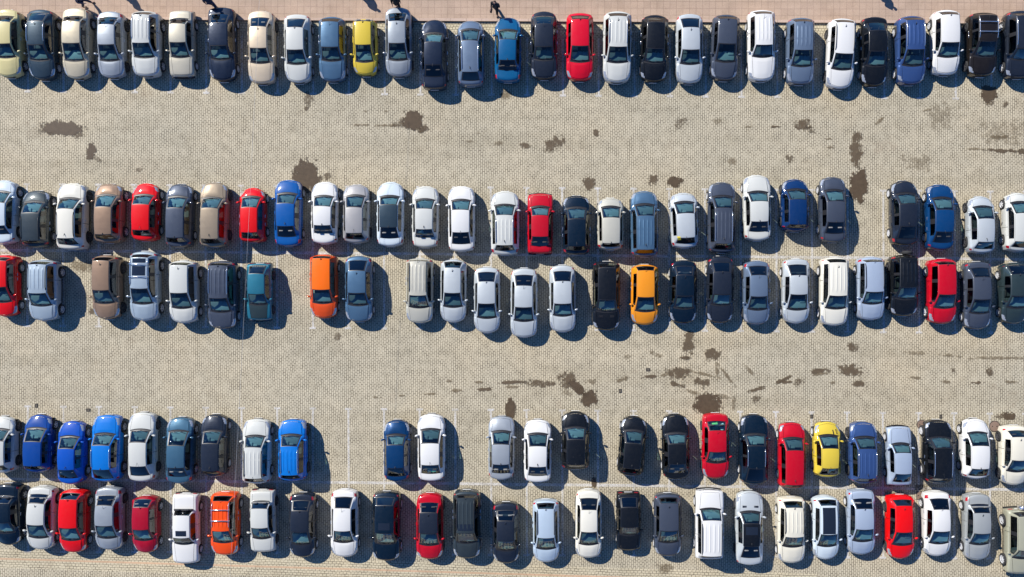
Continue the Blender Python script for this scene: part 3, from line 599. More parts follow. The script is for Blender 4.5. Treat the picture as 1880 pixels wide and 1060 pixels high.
# ---- the cars, read off the photograph: crop, roof centre, nose, windscreen base, roof front, roof rear, rear glass base, tail (all in enlarged pixels), type, colour, extras
K5 = 1880 / 380.0
CROP = {}
for r_, oy in (('1', 0), ('2', 310), ('4', 740), ('5', 870)):
    for c_, ox in zip('abcde', (0, 370, 750, 1120, 1500)): CROP[r_ + c_] = (ox, oy, K5)
CROP.update({'3a': (0, 450, K5), '3b': (370, 450, K5), '3c': (740, 450, K5), '3d': (1080, 450, K5), '3e': (1420, 450, 1880 / 460.0)})
CARS = '''
1a 2 705 520 400 195 145 85 S cream
1a 312 728 548 408 190 115 88 H dark_slate rails=c
1a 635 722 550 395 190 145 75 S champagne
1a 955 712 550 408 220 155 105 S bluish_silver
1a 1268 697 520 390 130 112 104 U white_silver ribs rails=c
1a 1605 703 518 388 215 165 98 O greige
1b 145 740 540 415 205 125 68 S navy
1b 508 765 570 440 238 160 98 S beige
1b 842 757 580 455 245 170 132 S white_silver
1b 1160 745 550 430 195 168 154 H steel_blue
1b 1462 690 560 410 192 182 176 H yellow W=1.52
1b 1770 700 545 395 190 120 68 S silver_grey
1c 220 185 305 380 590 700 810 S navy
1c 555 195 270 365 655 735 780 W grey_blue rails=c
1c 898 165 275 355 548 640 745 S vivid_blue
1c 1230 722 545 425 215 150 105 S midnight
1c 1560 737 560 420 170 142 120 H cherry_red
1d 75 755 565 425 145 120 104 U white_silver ribs rails=c
1d 415 745 570 440 200 158 137 H black lean=1.5
1d 738 762 580 455 245 165 128 S silver
1d 1068 733 560 400 170 150 134 H slate lean=2
1d 1405 740 515 408 125 105 94 U white ribs
1d 1765 768 600 455 195 175 163 U grey_blue ribs
1e 255 810 630 490 200 182 170 H white lean=2.5 rails=k
1e 560 785 600 465 275 205 155 S black
1e 905 770 595 450 180 160 147 U violet_blue ribs rails=c
1e 1222 685 515 388 130 108 91 H white
1e 1565 695 515 375 135 125 117 U brown_black rails=c bars=0.35,0.72
1e 1905 712 540 440 140 118 97 U midnight rails=c
2a -45 108 210 305 520 595 682 S icy_white
2a 262 200 300 400 655 680 715 W charcoal rails=k
2a 583 135 270 362 635 690 735 U warm_white rails=k
2a 925 140 240 345 600 640 675 U brown
2a 1268 135 240 320 560 610 658 H red
2a 1580 140 255 355 630 670 715 H slate
2b 65 125 265 355 640 680 712 U taupe
2b 425 175 250 348 580 635 668 H red W=1.6
2b 755 105 225 312 525 620 705 S blue
2b 1090 122 250 338 515 588 685 S white
2b 1380 145 245 348 588 640 678 H plum_silver
2b 1695 122 250 325 535 635 707 S icy_white roof=dark_slate
2c 138 162 280 360 552 625 718 S white_silver clr
2c 470 162 285 370 580 685 752 S white
2c 870 205 330 420 695 745 785 U white_silver ribs rails=c
2c 1195 228 345 420 620 705 772 O crimson
2c 1528 245 355 455 705 745 780 U inky_blue
2c 1842 265 345 440 680 710 740 H dull_silver
2d 325 205 325 425 735 772 800 U steel_blue ribs
2d 690 222 300 402 630 680 722 H silver lean=2 deco=1246:438:0.2:0.22:0:yel
2d 1038 125 250 355 680 735 765 W slate ribs rails=c W=1.72
2d 1362 60 210 292 482 575 655 S white_silver W=1.72
2d 1712 97 190 275 510 540 572 H deep_blue
2e 178 78 195 292 488 590 668 S slate
2e 838 110 225 318 525 640 695 S midnight
2e 1168 145 265 370 575 672 740 S ocean_blue
2e 1545 252 345 450 668 730 768 H silver
2e 1890 222 305 400 665 715 752 H white_silver
3a -28 650 515 385 140 112 92 H red
3a 325 688 548 440 175 152 135 U silver_blue ribs rails=k
3a 905 675 525 415 140 112 92 U brown
3a 1255 688 530 400 110 85 58 U silver_blue rails=c bars=0.38,0.78 panes=0.42:0.72:0.72,0.82:0.96:0.72
3a 1615 710 570 440 180 160 140 U white_silver
3b 142 760 605 485 185 165 145 U slate rails=c ribs
3b 490 685 540 450 260 185 168 L teal hood=bottle_grey
3b 1080 668 525 410 120 100 85 H orange_red roof=bright_orange
3b 1405 700 545 440 232 140 100 S steel_blue
3c 130 710 565 460 140 130 121 W dull_silver ribs rails=k dh=0.12
3c 445 705 560 440 205 150 130 H silver
3c 755 802 660 537 332 245 200 S silver
3c 1095 840 688 570 368 272 210 S silver
3c 1450 792 640 538 328 237 182 S silver
3d 172 775 605 500 205 168 150 U black vents
3d 525 727 600 478 230 190 177 H orange
3d 880 712 575 465 272 190 138 S inky_blue
3d 1220 708 545 452 245 155 102 S midnight
3d 1555 722 585 472 272 190 142 S grey_blue
3e 195 590 483 375 225 147 103 S silver
3e 490 605 475 382 130 105 90 U warm_white ribs
3e 765 562 438 355 125 110 88 W pale_blue rails=k
3e 1022 533 405 318 98 86 72 U black ribs spare=k
3e 1312 592 470 375 145 125 102 U crimson
3e 1575 632 510 412 240 170 125 S slate
3e 1855 590 470 385 220 150 132 S bottle_grey
4a -55 120 240 345 575 610 634 H white_silver
4a 282 105 230 352 580 605 630 H cobalt_blue
4a 590 165 305 415 612 685 738 S royal_blue
4a 905 110 280 385 612 690 714 U azure rails=c
4a 1240 85 245 358 580 662 715 S white_silver
4a 1588 130 255 388 595 670 732 S mid_blue
4b 70 105 255 370 625 648 670 H midnight
4b 460 145 300 405 690 718 734 W white_silver ribs rails=k W=1.72
4b 790 150 290 395 660 690 710 U azure ribs rails=c
4b 1755 155 290 382 595 668 715 S dark_blue
4c 192 100 240 365 570 645 710 S white clr
4c 838 120 258 375 565 640 700 S bluish_silver
4c 1172 150 280 392 585 665 722 S white
4c 1520 78 225 332 565 588 606 U black
4d 212 120 250 368 600 640 664 H black lean=-4.5
4d 612 100 275 372 560 640 695 S black
4d 980 685 540 450 250 165 95 S crimson clr
4d 1335 105 285 390 600 715 742 S inky_blue rails=c W=1.76
4d 1685 178 320 430 752 764 776 W crimson
4e 128 170 295 412 600 655 677 H yellow deco=1530:794:0.07:0.30:12:black,1536:793:0.07:0.30:12:black
4e 465 172 310 418 690 715 732 U violet_blue ribs rails=c
4e 790 212 370 452 650 720 750 L pale_blue
4e 1155 155 315 410 690 710 730 U black rails=c
4e 1495 142 270 388 605 665 690 H white
4e 1855 745 620 528 310 250 206 H ivory
5a 0 645 535 450 270 200 92 H inky_blue
5a 310 685 578 472 270 185 115 S white_silver lean=2
5a 605 712 600 500 235 175 145 H red lean=1
5a 935 688 580 480 290 195 120 S silver_grey
5a 1268 715 600 515 305 230 205 H dark_red W=1.58
5a 1640 812 635 590 380 325 183 O white panes=0.10:0.34:0.62 W=1.64
5b 165 735 620 525 250 200 172 U flame_orange rails=c bars=0.36,0.72 ribs
5b 520 707 585 500 315 243 150 O white_silver
5b 885 755 640 532 338 240 175 S midnight
5b 1272 752 618 527 315 210 145 S white
5b 1655 785 635 545 290 210 165 U inky_blue panes=0.12:0.38:0.62
5c 178 772 645 548 355 262 180 S crimson roof=midnight
5c 515 765 625 545 205 190 152 U charcoal ribs rails=k dh=0.1 panes=0.08:0.27:0.8
5c 880 810 695 615 430 330 262 S midnight
5c 1248 800 680 590 320 265 238 H light_blue rails=k
5c 1640 760 640 535 328 222 145 S warm_white
5d 178 692 555 492 305 210 175 L black
5d 540 745 620 525 270 215 180 H slate
5d 930 148 320 425 752 765 775 B white ribs rails=k
5d 1290 152 345 455 665 765 830 C silver roof=black vents panes=0.14:0.48:0.7 W=1.74
5d 1680 808 660 580 310 250 215 W ivory rails=k ribs
5e 115 775 655 558 290 235 205 H icy_white panes=0.03:0.93:0.72
5e 440 730 610 512 318 225 145 S pale_blue
5e 800 770 645 538 290 235 195 C scarlet
5e 1140 745 630 530 325 225 162 S white
5e 1510 782 638 550 355 275 180 S ash_grey
5e 1925 905 765 705 372 345 325 B khaki_grey spare=c
'''
ROWN = {'1': 'top row', '2': 'second row', '3': 'third row', '4': 'fourth row', '5': 'bottom row'}
specs = []
for ln in CARS.strip().splitlines():
    p = ln.split(); ox, oy, k = CROP[p[0]]; ty = p[8]; P = TYPES[ty]
    sp = dict(id=len(specs), row=p[0][0], type=ty, col=p[9])
    for ex in p[10:]:
        if '=' not in ex: sp[ex] = True; continue
        a, b = ex.split('=')
        sp[a] = [float(q) for q in b.split(',')] if a == 'bars' else [tuple(float(z) for z in q.split(':')) for q in b.split(',')] if a == 'panes' else [q.split(':') for q in b.split(',')] if a == 'deco' else b if a in ('rails', 'roof', 'hood', 'spare') else float(b)
    hr = P['hr'] + sp.get('dh', 0); ys_ = [float(v) / k + oy for v in p[2:8]]
    down = ys_[0] > ys_[5]
    zz = [P['zn'] - .20, P['cz'], hr - .05, hr - .06, P['dz'], P['dz'] - .2]
    wy = [at(0, py, z)[1] for py, z in zip(ys_, zz)]
    yc = (wy[0] + wy[5]) / 2; sg = -1 if down else 1
    xs = [(v - yc) * sg for v in wy]
    xs[4] = max(xs[4], xs[5] + .12); xs[3] = max(xs[3], xs[4] + .10)
    xs[1] = min(xs[1], xs[0] - .62); xs[2] = min(xs[2], xs[1] - .32)
    sp['xs'] = xs; lean = R(sp.get('lean', random.uniform(-.6, .6)))
    sp['X'] = at(float(p[1]) / k + ox, 0, hr)[0]; sp['Y'] = yc
    # a positive lean swings the nose to the left of the picture
    sp['head'] = math.atan2(sg * math.cos(lean), -math.sin(lean))
    specs.append(sp)
def words(sp): return sp['col'].replace('_', ' ') + ' ' + TYPES[sp['type']]['word']
seen = set()
for i, sp in enumerate(specs):
    row = [s for s in specs if s['row'] == sp['row']]; row.sort(key=lambda s: s['X']); k = row.index(sp)
    feat = ''
    if sp.get('bars'): feat = ' with roof bars'
    elif sp.get('spare'): feat = ' with rear spare wheel'
    elif sp.get('panes'): feat = ' with dark sunroof'
    elif sp.get('roof'): feat = ' with %s roof' % sp['roof'].replace('_', ' ')
    elif sp.get('vents'): feat = ' with bonnet vents'
    if k == 0: pos = 'cut by the left edge, beside the ' + words(row[1])
    elif k == len(row) - 1: pos = 'cut by the right edge, beside the ' + words(row[-2])
    else: pos = 'between ' + words(row[k - 1]) + ' and ' + words(row[k + 1])
    lab = words(sp) + feat + ', ' + ROWN[sp['row']] + ', ' + pos
    if len(lab.split()) > 16: lab = words(sp) + ', ' + ROWN[sp['row']] + ', ' + pos
    if len(lab.split()) > 16: print('LONG', lab)
    if lab in seen: print('DUP', lab)
    seen.add(lab)
    car(sp, lab, 'cars parked in the ' + ROWN[sp['row']])
print('cars', len(specs))

# ---------------------------------------------------------------- ground, pavement, markings
def sheet(name, pts, z, mat, kind='structure'):
    o = obj(name, mesh(name, [(x, y, z) for x, y in pts], [tuple(range(len(pts)))], [mat], None, None, False)); return tag(o, kind=kind)
sheet('ground', [(-300, -300), (300, -300), (300, 300), (-300, 300)], 0, M['ground'])
def kerb_y(px): return 35.0 + 8.5 * px / 1880
PH = 0.14
ka, kb = at(-900, kerb_y(-900), PH), at(2780, kerb_y(2780), PH); kw = .17
def slab(name, pts, z0, z1, mat):
    n = len(pts); V = [(x, y, z0) for x, y in pts] + [(x, y, z1) for x, y in pts]
    F = [tuple(range(n, 2 * n))] + [(k, (k + 1) % n, n + (k + 1) % n, n + k) for k in range(n)]
    return tag(obj(name, mesh(name, V, F, [mat], None, None, False)), kind='structure')
slab('kerb', [ka, kb, (kb[0], kb[1] + kw), (ka[0], ka[1] + kw)], 0, PH, M['kerb'])
slab('pavement', [(ka[0], ka[1] + kw), (kb[0], kb[1] + kw), (kb[0], 200), (ka[0], 200)], 0, PH - .004, M['tiles'])
k0, k1 = at(-900, kerb_y(-900) + 2, 0), at(2780, kerb_y(2780) + 2, 0)
sheet('kerbside_paving', [(k0[0], k0[1] - .62), (k1[0], k1[1] - .62), (k1[0], k1[1]), (k0[0], k0[1])], .004, M['kerbpave'])
def quadline(pa, pb, wpx):
    a, b = Vector(at(*pa)), Vector(at(*pb)); d = (b - a).normalized(); nrm = Vector((-d.y, d.x)) * wpx / S / 2
    return [tuple(a - nrm), tuple(b - nrm), tuple(b + nrm), tuple(a + nrm)]
sheet('gutter_paving', quadline((-300, 1017), (1500, 1071), 34), .004, M['band'])
sheet('gutter_strip', quadline((-300, 1017), (1500, 1071), 3.4), .008, M['gutter'])
def marks(name, segs, z):
    V, F = [], []
    for a, b, wd in segs:
        q = quadline(a, b, wd); n = len(V); V += [(x, y, z) for x, y in q]; F.append((n, n + 1, n + 2, n + 3))
    return tag(obj(name, mesh(name, V, F, [M['line']], None, None, False)), kind='structure')
marks('parking_line', [((-60, 459), (1960, 477), 5)], .0045); marks('parking_line', [((-60, 879), (1960, 900), 5)], .0045)
def bay_marks(x0, pitch, yt_, yb_, tt, tb):
    segs, ts_ = [], []
    for n in range(-1, 30):
        x = x0 + pitch * n; s0 = .0075 * x
        segs.append(((x, yt_ + s0), (x + (yb_ - yt_) * .004, yb_ + s0), 3.6))
        if tt: ts_.append(((x - 6, yt_ + s0), (x + 6, yt_ + s0), 3.8))
        if tb: ts_.append(((x - 6, yb_ + s0), (x + 6, yb_ + s0), 3.8))
    marks('bay_line', segs, .0085); marks('bay_line_end', ts_, .0125)
bay_marks(51, 65.5, 62, 168, False, True)
bay_marks(49.5, 65.5, 338, 598, True, True)
bay_marks(51, 65.4, 746, 1012, True, True)
# ---------------------------------------------------------------- mud and puddles, with edges that follow the pavers
STAINS = [(116, 236, 30, 11, 5, 1, 'puddle'), (90, 238, 14, 8, 0, .6, 'damp'), (140, 246, 12, 6, 30, .4, 'damp'), (167, 278, 7, 12, 15, .9, 'puddle'), (178, 292, 9, 5, 30, .35, 'damp'), (565, 182, 9, 10, 0, .35, 'damp'), (563, 199, 4, 4, 0, .6, 'damp'), (254, 312, 6, 4, 0, .35, 'damp'),
 (563, 324, 18, 24, 0, 1.2, 'puddle'), (601, 324, 9, 8, 0, .4, 'damp'), (758, 221, 13, 15, -35, 1.1, 'puddle'), (738, 226, 13, 8, 0, .45, 'damp'), (776, 237, 7, 8, 30, .7, 'damp'), (762, 236, 17, 5, 10, .4, 'damp'), (711, 231, 22, 2, 0, .8, 'faint'), (664, 230, 13, 2, 0, .7, 'faint'),
 (1018, 264, 17, 11, -30, .65, 'damp'), (1095, 245, 5, 5, 0, .7, 'damp'), (1081, 337, 10, 11, 0, .8, 'damp'), (1199, 330, 8, 8, 0, .7, 'damp'), (1238, 334, 11, 8, 0, .9, 'puddle'), (964, 267, 9, 4, 0, .6, 'damp'), (916, 264, 8, 4, 0, .4, 'faint'), (866, 260, 8, 3, 0, .4, 'faint'), (928, 174, 8, 8, 20, .9, 'faint'), (1250, 227, 10, 10, 0, .25, 'damp'),
 (1473, 230, 13, 9, 0, .7, 'damp'), (1486, 240, 9, 7, 30, .3, 'damp'), (1572, 276, 9, 30, 2, .9, 'damp'), (1576, 341, 13, 24, 5, 1.2, 'puddle'), (1815, 171, 12, 12, 0, 1.1, 'puddle'), (1815, 188, 9, 6, 0, .4, 'damp'), (1847, 192, 6, 6, 0, .4, 'damp'), (1451, 291, 7, 7, 0, .35, 'damp'), (1839, 252, 20, 3, 3, .8, 'faint'), (1839, 277, 24, 3, 2, .9, 'damp'), (1790, 274, 14, 2, 0, .8, 'faint'), (1876, 279, 8, 4, 0, .9, 'damp'),
 (1730, 215, 26, 24, 0, .16, 'faint'), (1845, 245, 45, 24, 0, .14, 'faint'), (1342, 298, 10, 8, 0, .5, 'faint'), (1318, 223, 9, 5, 0, .4, 'faint'), (1424, 233, 8, 2, 0, .9, 'damp'), (1376, 233, 5, 2, 0, .9, 'faint'), (1616, 221, 10, 3, -35, .8, 'faint'), (1690, 300, 30, 14, 0, .2, 'faint'), (1522, 255, 5, 2, 0, .8, 'faint'), (1522, 271, 6, 2, 0, .9, 'faint'), (1700, 203, 8, 2, -10, .8, 'faint'),
 (937, 751, 8, 14, 0, 1.3, 'puddle'), (1081, 731, 13, 11, 0, 1.1, 'puddle'), (1042, 697, 15, 13, 20, .7, 'damp'), (1060, 712, 7, 14, -40, .9, 'puddle'), (1042, 722, 9, 10, 0, .35, 'faint'), (991, 705, 26, 6, 3, .6, 'damp'), (940, 702, 22, 3, -2, .9, 'damp'), (942, 711, 13, 3, 0, .8, 'faint'), (889, 715, 13, 2.5, -4, 1, 'damp'), (882, 702, 10, 2, 0, .9, 'faint'), (838, 718, 9, 3, 0, .8, 'faint'), (826, 700, 8, 2, 0, .8, 'faint'), (790, 724, 10, 2, 0, .8, 'faint'), (737, 727, 7, 2, 0, .6, 'faint'), (690, 730, 8, 2, 0, .4, 'faint'),
 (1195, 692, 13, 2.5, -5, 1, 'damp'), (1142, 697, 11, 4, -15, .8, 'faint'), (1152, 655, 8, 3, 0, .5, 'faint'), (1206, 653, 10, 4, 20, .5, 'faint'), (1086, 700, 9, 5, -10, .5, 'faint'), (1245, 685, 17, 10, 0, .85, 'damp'), (1241, 706, 11, 4, 15, .9, 'damp'), (1222, 688, 9, 3, -25, .7, 'faint'), (1264, 630, 9, 18, 0, .85, 'damp'), (1258, 657, 9, 3, 5, .9, 'damp'), (1308, 651, 12, 10, 0, .85, 'damp'), (1289, 702, 11, 8, 0, .75, 'damp'), (1299, 742, 19, 16, 0, 1.2, 'puddle'),
 (1291, 687, 26, 2.5, 14, .8, 'faint'), (1333, 688, 21, 2.5, 52, .8, 'faint'), (1316, 683, 12, 2.5, 85, .8, 'faint'), (1328, 728, 12, 5, 5, .6, 'faint'), (1270, 720, 12, 3, 20, .7, 'faint'), (1347, 740, 3, 16, 0, .5, 'faint'), (1376, 680, 11, 3, 55, .6, 'faint'), (1388, 716, 15, 3.5, -12, .8, 'damp'), (1388, 735, 6, 9, 0, .4, 'damp'), (1440, 696, 14, 3, -22, .9, 'damp'), (1441, 702, 11, 2.5, -5, .9, 'damp'), (1466, 702, 9, 7, 0, .35, 'damp'), (1503, 680, 15, 4, -6, .9, 'damp'), (1505, 687, 17, 2.5, -8, .9, 'faint'), (1561, 680, 19, 9, 8, .9, 'damp'), (1577, 704, 10, 7, 0, .7, 'damp'), (1563, 637, 9, 7, 0, .6, 'damp'), (1528, 703, 5, 2, 0, .8, 'faint'),
 (1835, 658, 50, 3, 0, .7, 'faint'), (1744, 653, 18, 3, 5, .5, 'faint'), (1683, 648, 18, 4, 5, .4, 'faint'), (1796, 703, 10, 2.5, 0, .9, 'damp'), (1738, 701, 10, 2.5, 0, .8, 'faint'), (1680, 694, 9, 2, 5, .8, 'faint'), (1857, 702, 10, 2.5, 0, .8, 'faint'), (1816, 680, 5, 9, 0, .5, 'damp'), (1853, 764, 9, 6, 0, 1.1, 'puddle'), (1842, 762, 12, 7, 0, .35, 'damp'), (150, 489, 24, 10, 0, .6, 'faint'), (167, 569, 5, 7, 0, .7, 'damp'), (1090, 886, 4, 7, 0, 1.2, 'puddle'), (1222, 1045, 12, 8, 0, .6, 'faint'), (620, 620, 8, 7, 0, .3, 'damp'), (1690, 895, 14, 6, 0, .3, 'damp'),
 (1750, 680, 5, 5, 0, .3, 'damp'), (880, 245, 4, 2, 0, .6, 'faint'), (672, 205, 4, 2, 0, .7, 'faint'), (710, 205, 4, 2, 0, .7, 'faint')]
from mathutils import noise as mn
for si, (px, py, rx_, ry_, rot, dens, mt) in enumerate(STAINS):
    cx, cy = at(px, py); rx_, ry_ = rx_ / S * 1.12, ry_ / S * 1.12; c, s = math.cos(R(-rot)), math.sin(R(-rot)); n = 40; V, fade = [], []
    for i in range(n + 1):
        for j in range(n + 1):
            u, v_ = (i / n * 2 - 1) * 1.6, (j / n * 2 - 1) * 1.6; lx, ly = u * rx_, v_ * ry_
            d = math.hypot(u, v_) + (.42 if mt == 'puddle' else .72) * mn.fractal(Vector((lx * 2.6 + si * 3.1, ly * 2.6, si)), .7, 2, 5)
            e_ = max(0, 1 - max(abs(u), abs(v_)) / 1.6); fd = max(0.0, min(1.0, (1.45 - d) / .9)) * min(1, e_ * 6)
            fade.append(fd * (.42 + .55 * min(1, dens) + (.12 if dens > 1 else 0))); V.append((cx + lx * c - ly * s, cy + lx * s + ly * c, (.0165 if mt == 'puddle' else .0145 if mt == 'damp' else .0135) + si * 2e-6))
    me = mesh('stain', V, [(i * (n + 1) + j, (i + 1) * (n + 1) + j, (i + 1) * (n + 1) + j + 1, i * (n + 1) + j + 1) for i in range(n) for j in range(n)], [M[mt]], None, None, False)
    fa = me.attributes.new('fade', 'FLOAT', 'POINT'); fa.data.foreach_set('value', fade)
    tag(obj({'puddle': 'puddle', 'damp': 'damp_patch', 'faint': 'mud_smear'}[mt], me), kind='structure')
# ---------------------------------------------------------------- manholes and drain covers
M['rust'] = pmat('rusty_cover', (0.20, 0.135, 0.10), 0.75); M['slab'] = pmat('cover_slab', (0.09, 0.075, 0.055), 0.8); M['iron'] = pmat('dark_iron', (0.025, 0.022, 0.02), 0.8)
def manhole(px, py, r, label, sq=False):
    x, y = at(px, py); t = thing('manhole_cover', label, 'manhole cover', (x, y, 0), 0, 'manhole covers')
    n = 4 if sq else 28; a0 = math.pi / 4 if sq else 0
    def ring(ra, rb, z0, z1, mat, name):
        V, F = [], []
        for (rr, z) in ((rb, 0), (rb, z1), (ra, z1), (ra, z0)): V += [(rr * math.cos(a0 + 2 * math.pi * k / n), rr * math.sin(a0 + 2 * math.pi * k / n), z) for k in range(n)]
        for q in range(3): F += [(q * n + k, q * n + (k + 1) % n, (q + 1) * n + (k + 1) % n, (q + 1) * n + k) for k in range(n)]
        if ra < .01 * 0 + rb * .5: F.append(tuple(2 * n + k for k in range(n)))
        obj(name, mesh(name, V, F, [mat], None, None, False), t)
    ring(r * .9, r, .004, .022, M['iron'], 'frame')
    V = [(r * .89 * math.cos(a0 + 2 * math.pi * k / n), r * .89 * math.sin(a0 + 2 * math.pi * k / n), .019) for k in range(n)]
    obj('lid', mesh('lid', V, [tuple(range(n))], [M['rust']], None, None, False), t)
    v, f = join([boxv(-r * .5, -r * .3, -.03, .03, .018, .024), boxv(r * .3, r * .5, -.03, .03, .018, .024)]); obj('lifting_hole', mesh('lifting_hole', v, f, [M['iron']], None, None, False), t)
manhole(1826, 783, .36, 'round rusty manhole cover between two white cars at the right, fourth row')
manhole(1690, 910, .38, 'square rusty manhole cover above the white sedan in the bottom row', True)
manhole(1692, 780, .32, 'round rusty manhole cover half under the black crossover, fourth row')
def drain(px, py, lab, w_=.09, h_=.13):
    x, y = at(px, py); t = thing('drain_cover', lab, 'drain cover', (x, y, 0), 0, 'small iron covers in the paving')
    v, f = join([boxv(-w_, w_, -h_, -h_ + .05, 0, .02), boxv(-w_, w_, h_ - .05, h_, 0, .02), boxv(-w_, -w_ + .05, -h_ + .05, h_ - .05, 0, .02), boxv(w_ - .05, w_, -h_ + .05, h_ - .05, 0, .02)])
    obj('frame', mesh('frame', v, f, [M['iron']], None, None, False), t)
    v, f = boxv(-w_ + .05, w_ - .05, -h_ + .05, h_ - .05, 0, .016); obj('lid', mesh('lid', v, f, [M['slab']], None, None, False), t)
drain(1490, 765, 'small iron cover in the paving above the red estate car'); drain(1727, 765, 'small iron cover just above the black crossover with rails')
drain(1139, 718, 'small iron cover right of the round dark puddle'); drain(1190, 679, 'small dark iron cover left of the big mud splash', .13, .10)
drain(67, 745, 'small dark iron cover above the cobalt blue hatchback at left'); drain(162, 753, 'small broken dark cover above the azure crossover', .13, .10)
# ---------------------------------------------------------------- overhead cable
v, f = tube([(*at(478 - 58 * k / 8 + 1.5 * math.sin(k / 8 * math.pi), -40 + 1140 * k / 8, 7.0), 7.0) for k in range(9)], .0065, 6)
M['cable'] = pmat('cable_sheath', (0.33, 0.33, 0.33), 0.6)
tag(obj('overhead_cable', mesh('overhead_cable', v, f, [M['cable']])), 'thin pale overhead cable running across all the rows of cars', 'cable')
# ---------------------------------------------------------------- people on the pavement
SKIN = pmat('skin', (0.42, 0.24, 0.17), 0.55)
CLOTH = {}
def cloth(rgb):
    if rgb not in CLOTH:
        CLOTH[rgb] = pmat('cloth_%d' % len(CLOTH), rgb, 0.85)
    return CLOTH[rgb]
def skin(name, nodes, edges, mat, parent, root_i=0, sub=1):
    me = bpy.data.meshes.new(name); me.from_pydata([p for p, r_ in nodes], edges, []); me.materials.append(mat); o = obj(name, me, parent)
    md = o.modifiers.new('skin', 'SKIN'); md.use_smooth_shade = True
    sv = me.skin_vertices[0].data
    for i, (p_, r_) in enumerate(nodes):
        sv[i].radius = (r_, r_) if not isinstance(r_, tuple) else r_; sv[i].use_root = (i == root_i)
    sb = o.modifiers.new('subdivision', 'SUBSURF'); sb.levels = sub; sb.render_levels = sub
    return o
def chain(k0, n): return [(k0 + i, k0 + i + 1) for i in range(n - 1)]
def person(px, py, face, label, jk, tr, stride=.28, arm=.25, hair=(0.03, 0.02, 0.015), shoe=(0.02, 0.02, 0.02), bag=None, hgt=1.74):
    x, y = at(px, py, PH); t = thing('person', label, 'person', (x, y, PH - .004), face, 'people walking on the pavement'); t.scale = (hgt / 1.74,) * 3
    # x is the walking direction; hips, shoulders, limbs
    hip = 0.92; a = stride
    def leg(s_, fwd):
        hx = (0, s_ * .09, hip - .03); kn = (fwd * .55 + .04, s_ * .10, .50); an = (fwd - (.06 if fwd < 0 else 0), s_ * .10, .09 + (.05 if fwd < 0 else 0)); to = (fwd + .15, s_ * .115, .035)
        return hx, kn, an, to
    def armj(s_, fwd):
        return (0, s_ * .19, 1.42), (-fwd * .35 - .02, s_ * .25, 1.15), (fwd * .35 + .10, s_ * .26, .93)
    nodes = [((0, 0, hip), .12), ((0, 0, 1.12), (.12, .10)), ((0, 0, 1.34), (.15, .10)), ((0, 0, 1.46), .07), ((.01, 0, 1.52), .052), ((.03, 0, 1.58), .075), ((.03, 0, 1.66), .092), ((.02, 0, 1.72), .06)]
    edges = chain(0, 8)
    def add(par, pts):
        k = par
        for p_ in pts: nodes.append(p_); edges.append((k, len(nodes) - 1)); k = len(nodes) - 1
        return k
    legs = [leg(1, a), leg(-1, -a)]; arms = [armj(1, -arm), armj(-1, arm)]
    for (hx, kn, an, to) in legs: add(0, [(hx, .085), (kn, .058), (an, .04), (to, .035)])
    for s_, (sh, el, wr_) in zip((1, -1), arms):
        k = add(2, [(sh, .06), (el, .043), (wr_, .03)]); d = (Vector(wr_) - Vector(el)).normalized(); pm_ = Vector(wr_) + d * .05
        k = add(k, [(tuple(pm_), (.038, .02))])
        for q in range(4):
            o_ = Vector(((q - 1.5) * .018, 0, 0)); b0 = pm_ + o_ + d * .04; L_ = (.032, .038, .036, .028)[q]
            add(k, [(tuple(b0), .010), (tuple(b0 + d * L_ + Vector((0, -s_ * .008, 0))), .009), (tuple(b0 + d * L_ * 1.7 + Vector((0, -s_ * .02, 0))), .008)])
        b0 = pm_ + Vector((.035, -s_ * .01, 0)) - d * .02; add(k, [(tuple(b0), .012), (tuple(b0 + d * .035 + Vector((.012, -s_ * .008, 0))), .009)])
    body = skin('body', nodes, edges, SKIN, t)
    # face: nose, eyes, ears sit on the head
    v, f = join([([(x_ * .014 + .118, y_ * .012, z_ * .022 + 1.635) for x_, y_, z_ in boxv(-1, 1.2, -1, 1, -1, 1)[0]], boxv(0, 1, 0, 1, 0, 1)[1])]); obj('nose', mesh('nose', v, f, [SKIN]), t)
    for s_ in (-1, 1):
        v, f = rbox(.098, .114, s_ * .034 - .014, s_ * .034 + .014, 1.652, 1.668, .005); obj('eye', mesh('eye', v, f, [cloth((0.05, 0.04, 0.035))]), t)
        v, f = rbox(.01, .045, s_ * .092 - .012, s_ * .092 + .012, 1.61, 1.67, .01); obj('ear', mesh('ear', v, f, [SKIN]), t)
    v, f = rbox(.10, .116, -.025, .025, 1.592, 1.602, .004); obj('mouth', mesh('mouth', v, f, [cloth((0.28, 0.09, 0.08))]), t)
    # clothing
    jn = [((0, 0, .80), (.20, .165)), ((0, 0, 1.12), (.18, .15)), ((0, 0, 1.34), (.205, .15)), ((0, 0, 1.47), .10)]; je = chain(0, 4)
    for (sh, el, wr_) in arms:
        b_ = len(jn); jn += [(sh, .098), (el, .076), (tuple(Vector(el).lerp(Vector(wr_), .88)), .046)]; je += [(2, b_), (b_, b_ + 1), (b_ + 1, b_ + 2)]
    skin('jacket', jn, je, cloth(jk), t)
    tn = [((0, 0, .93), (.14, .115))]; te = []
    for (hx, kn, an, to) in legs:
        b_ = len(tn); tn += [(hx, .125), (kn, .095), ((an[0], an[1], an[2] + .03), .072)]; te += [(0, b_), (b_, b_ + 1), (b_ + 1, b_ + 2)]
    skin('trousers', tn, te, cloth(tr), t)
    for (hx, kn, an, to) in legs:
        skin('shoe', [((an[0] - .05, an[1], an[2] - .035), .048), ((an[0] + .05, an[1], an[2] - .045), .048), ((to[0] + .02, to[1], to[2] + .01), .042)], chain(0, 3), cloth(shoe), t)
    skin('hair', [((.0, 0, 1.60), .085), ((-.005, 0, 1.68), .10), ((.025, 0, 1.735), .07)], chain(0, 3), cloth(hair), t)
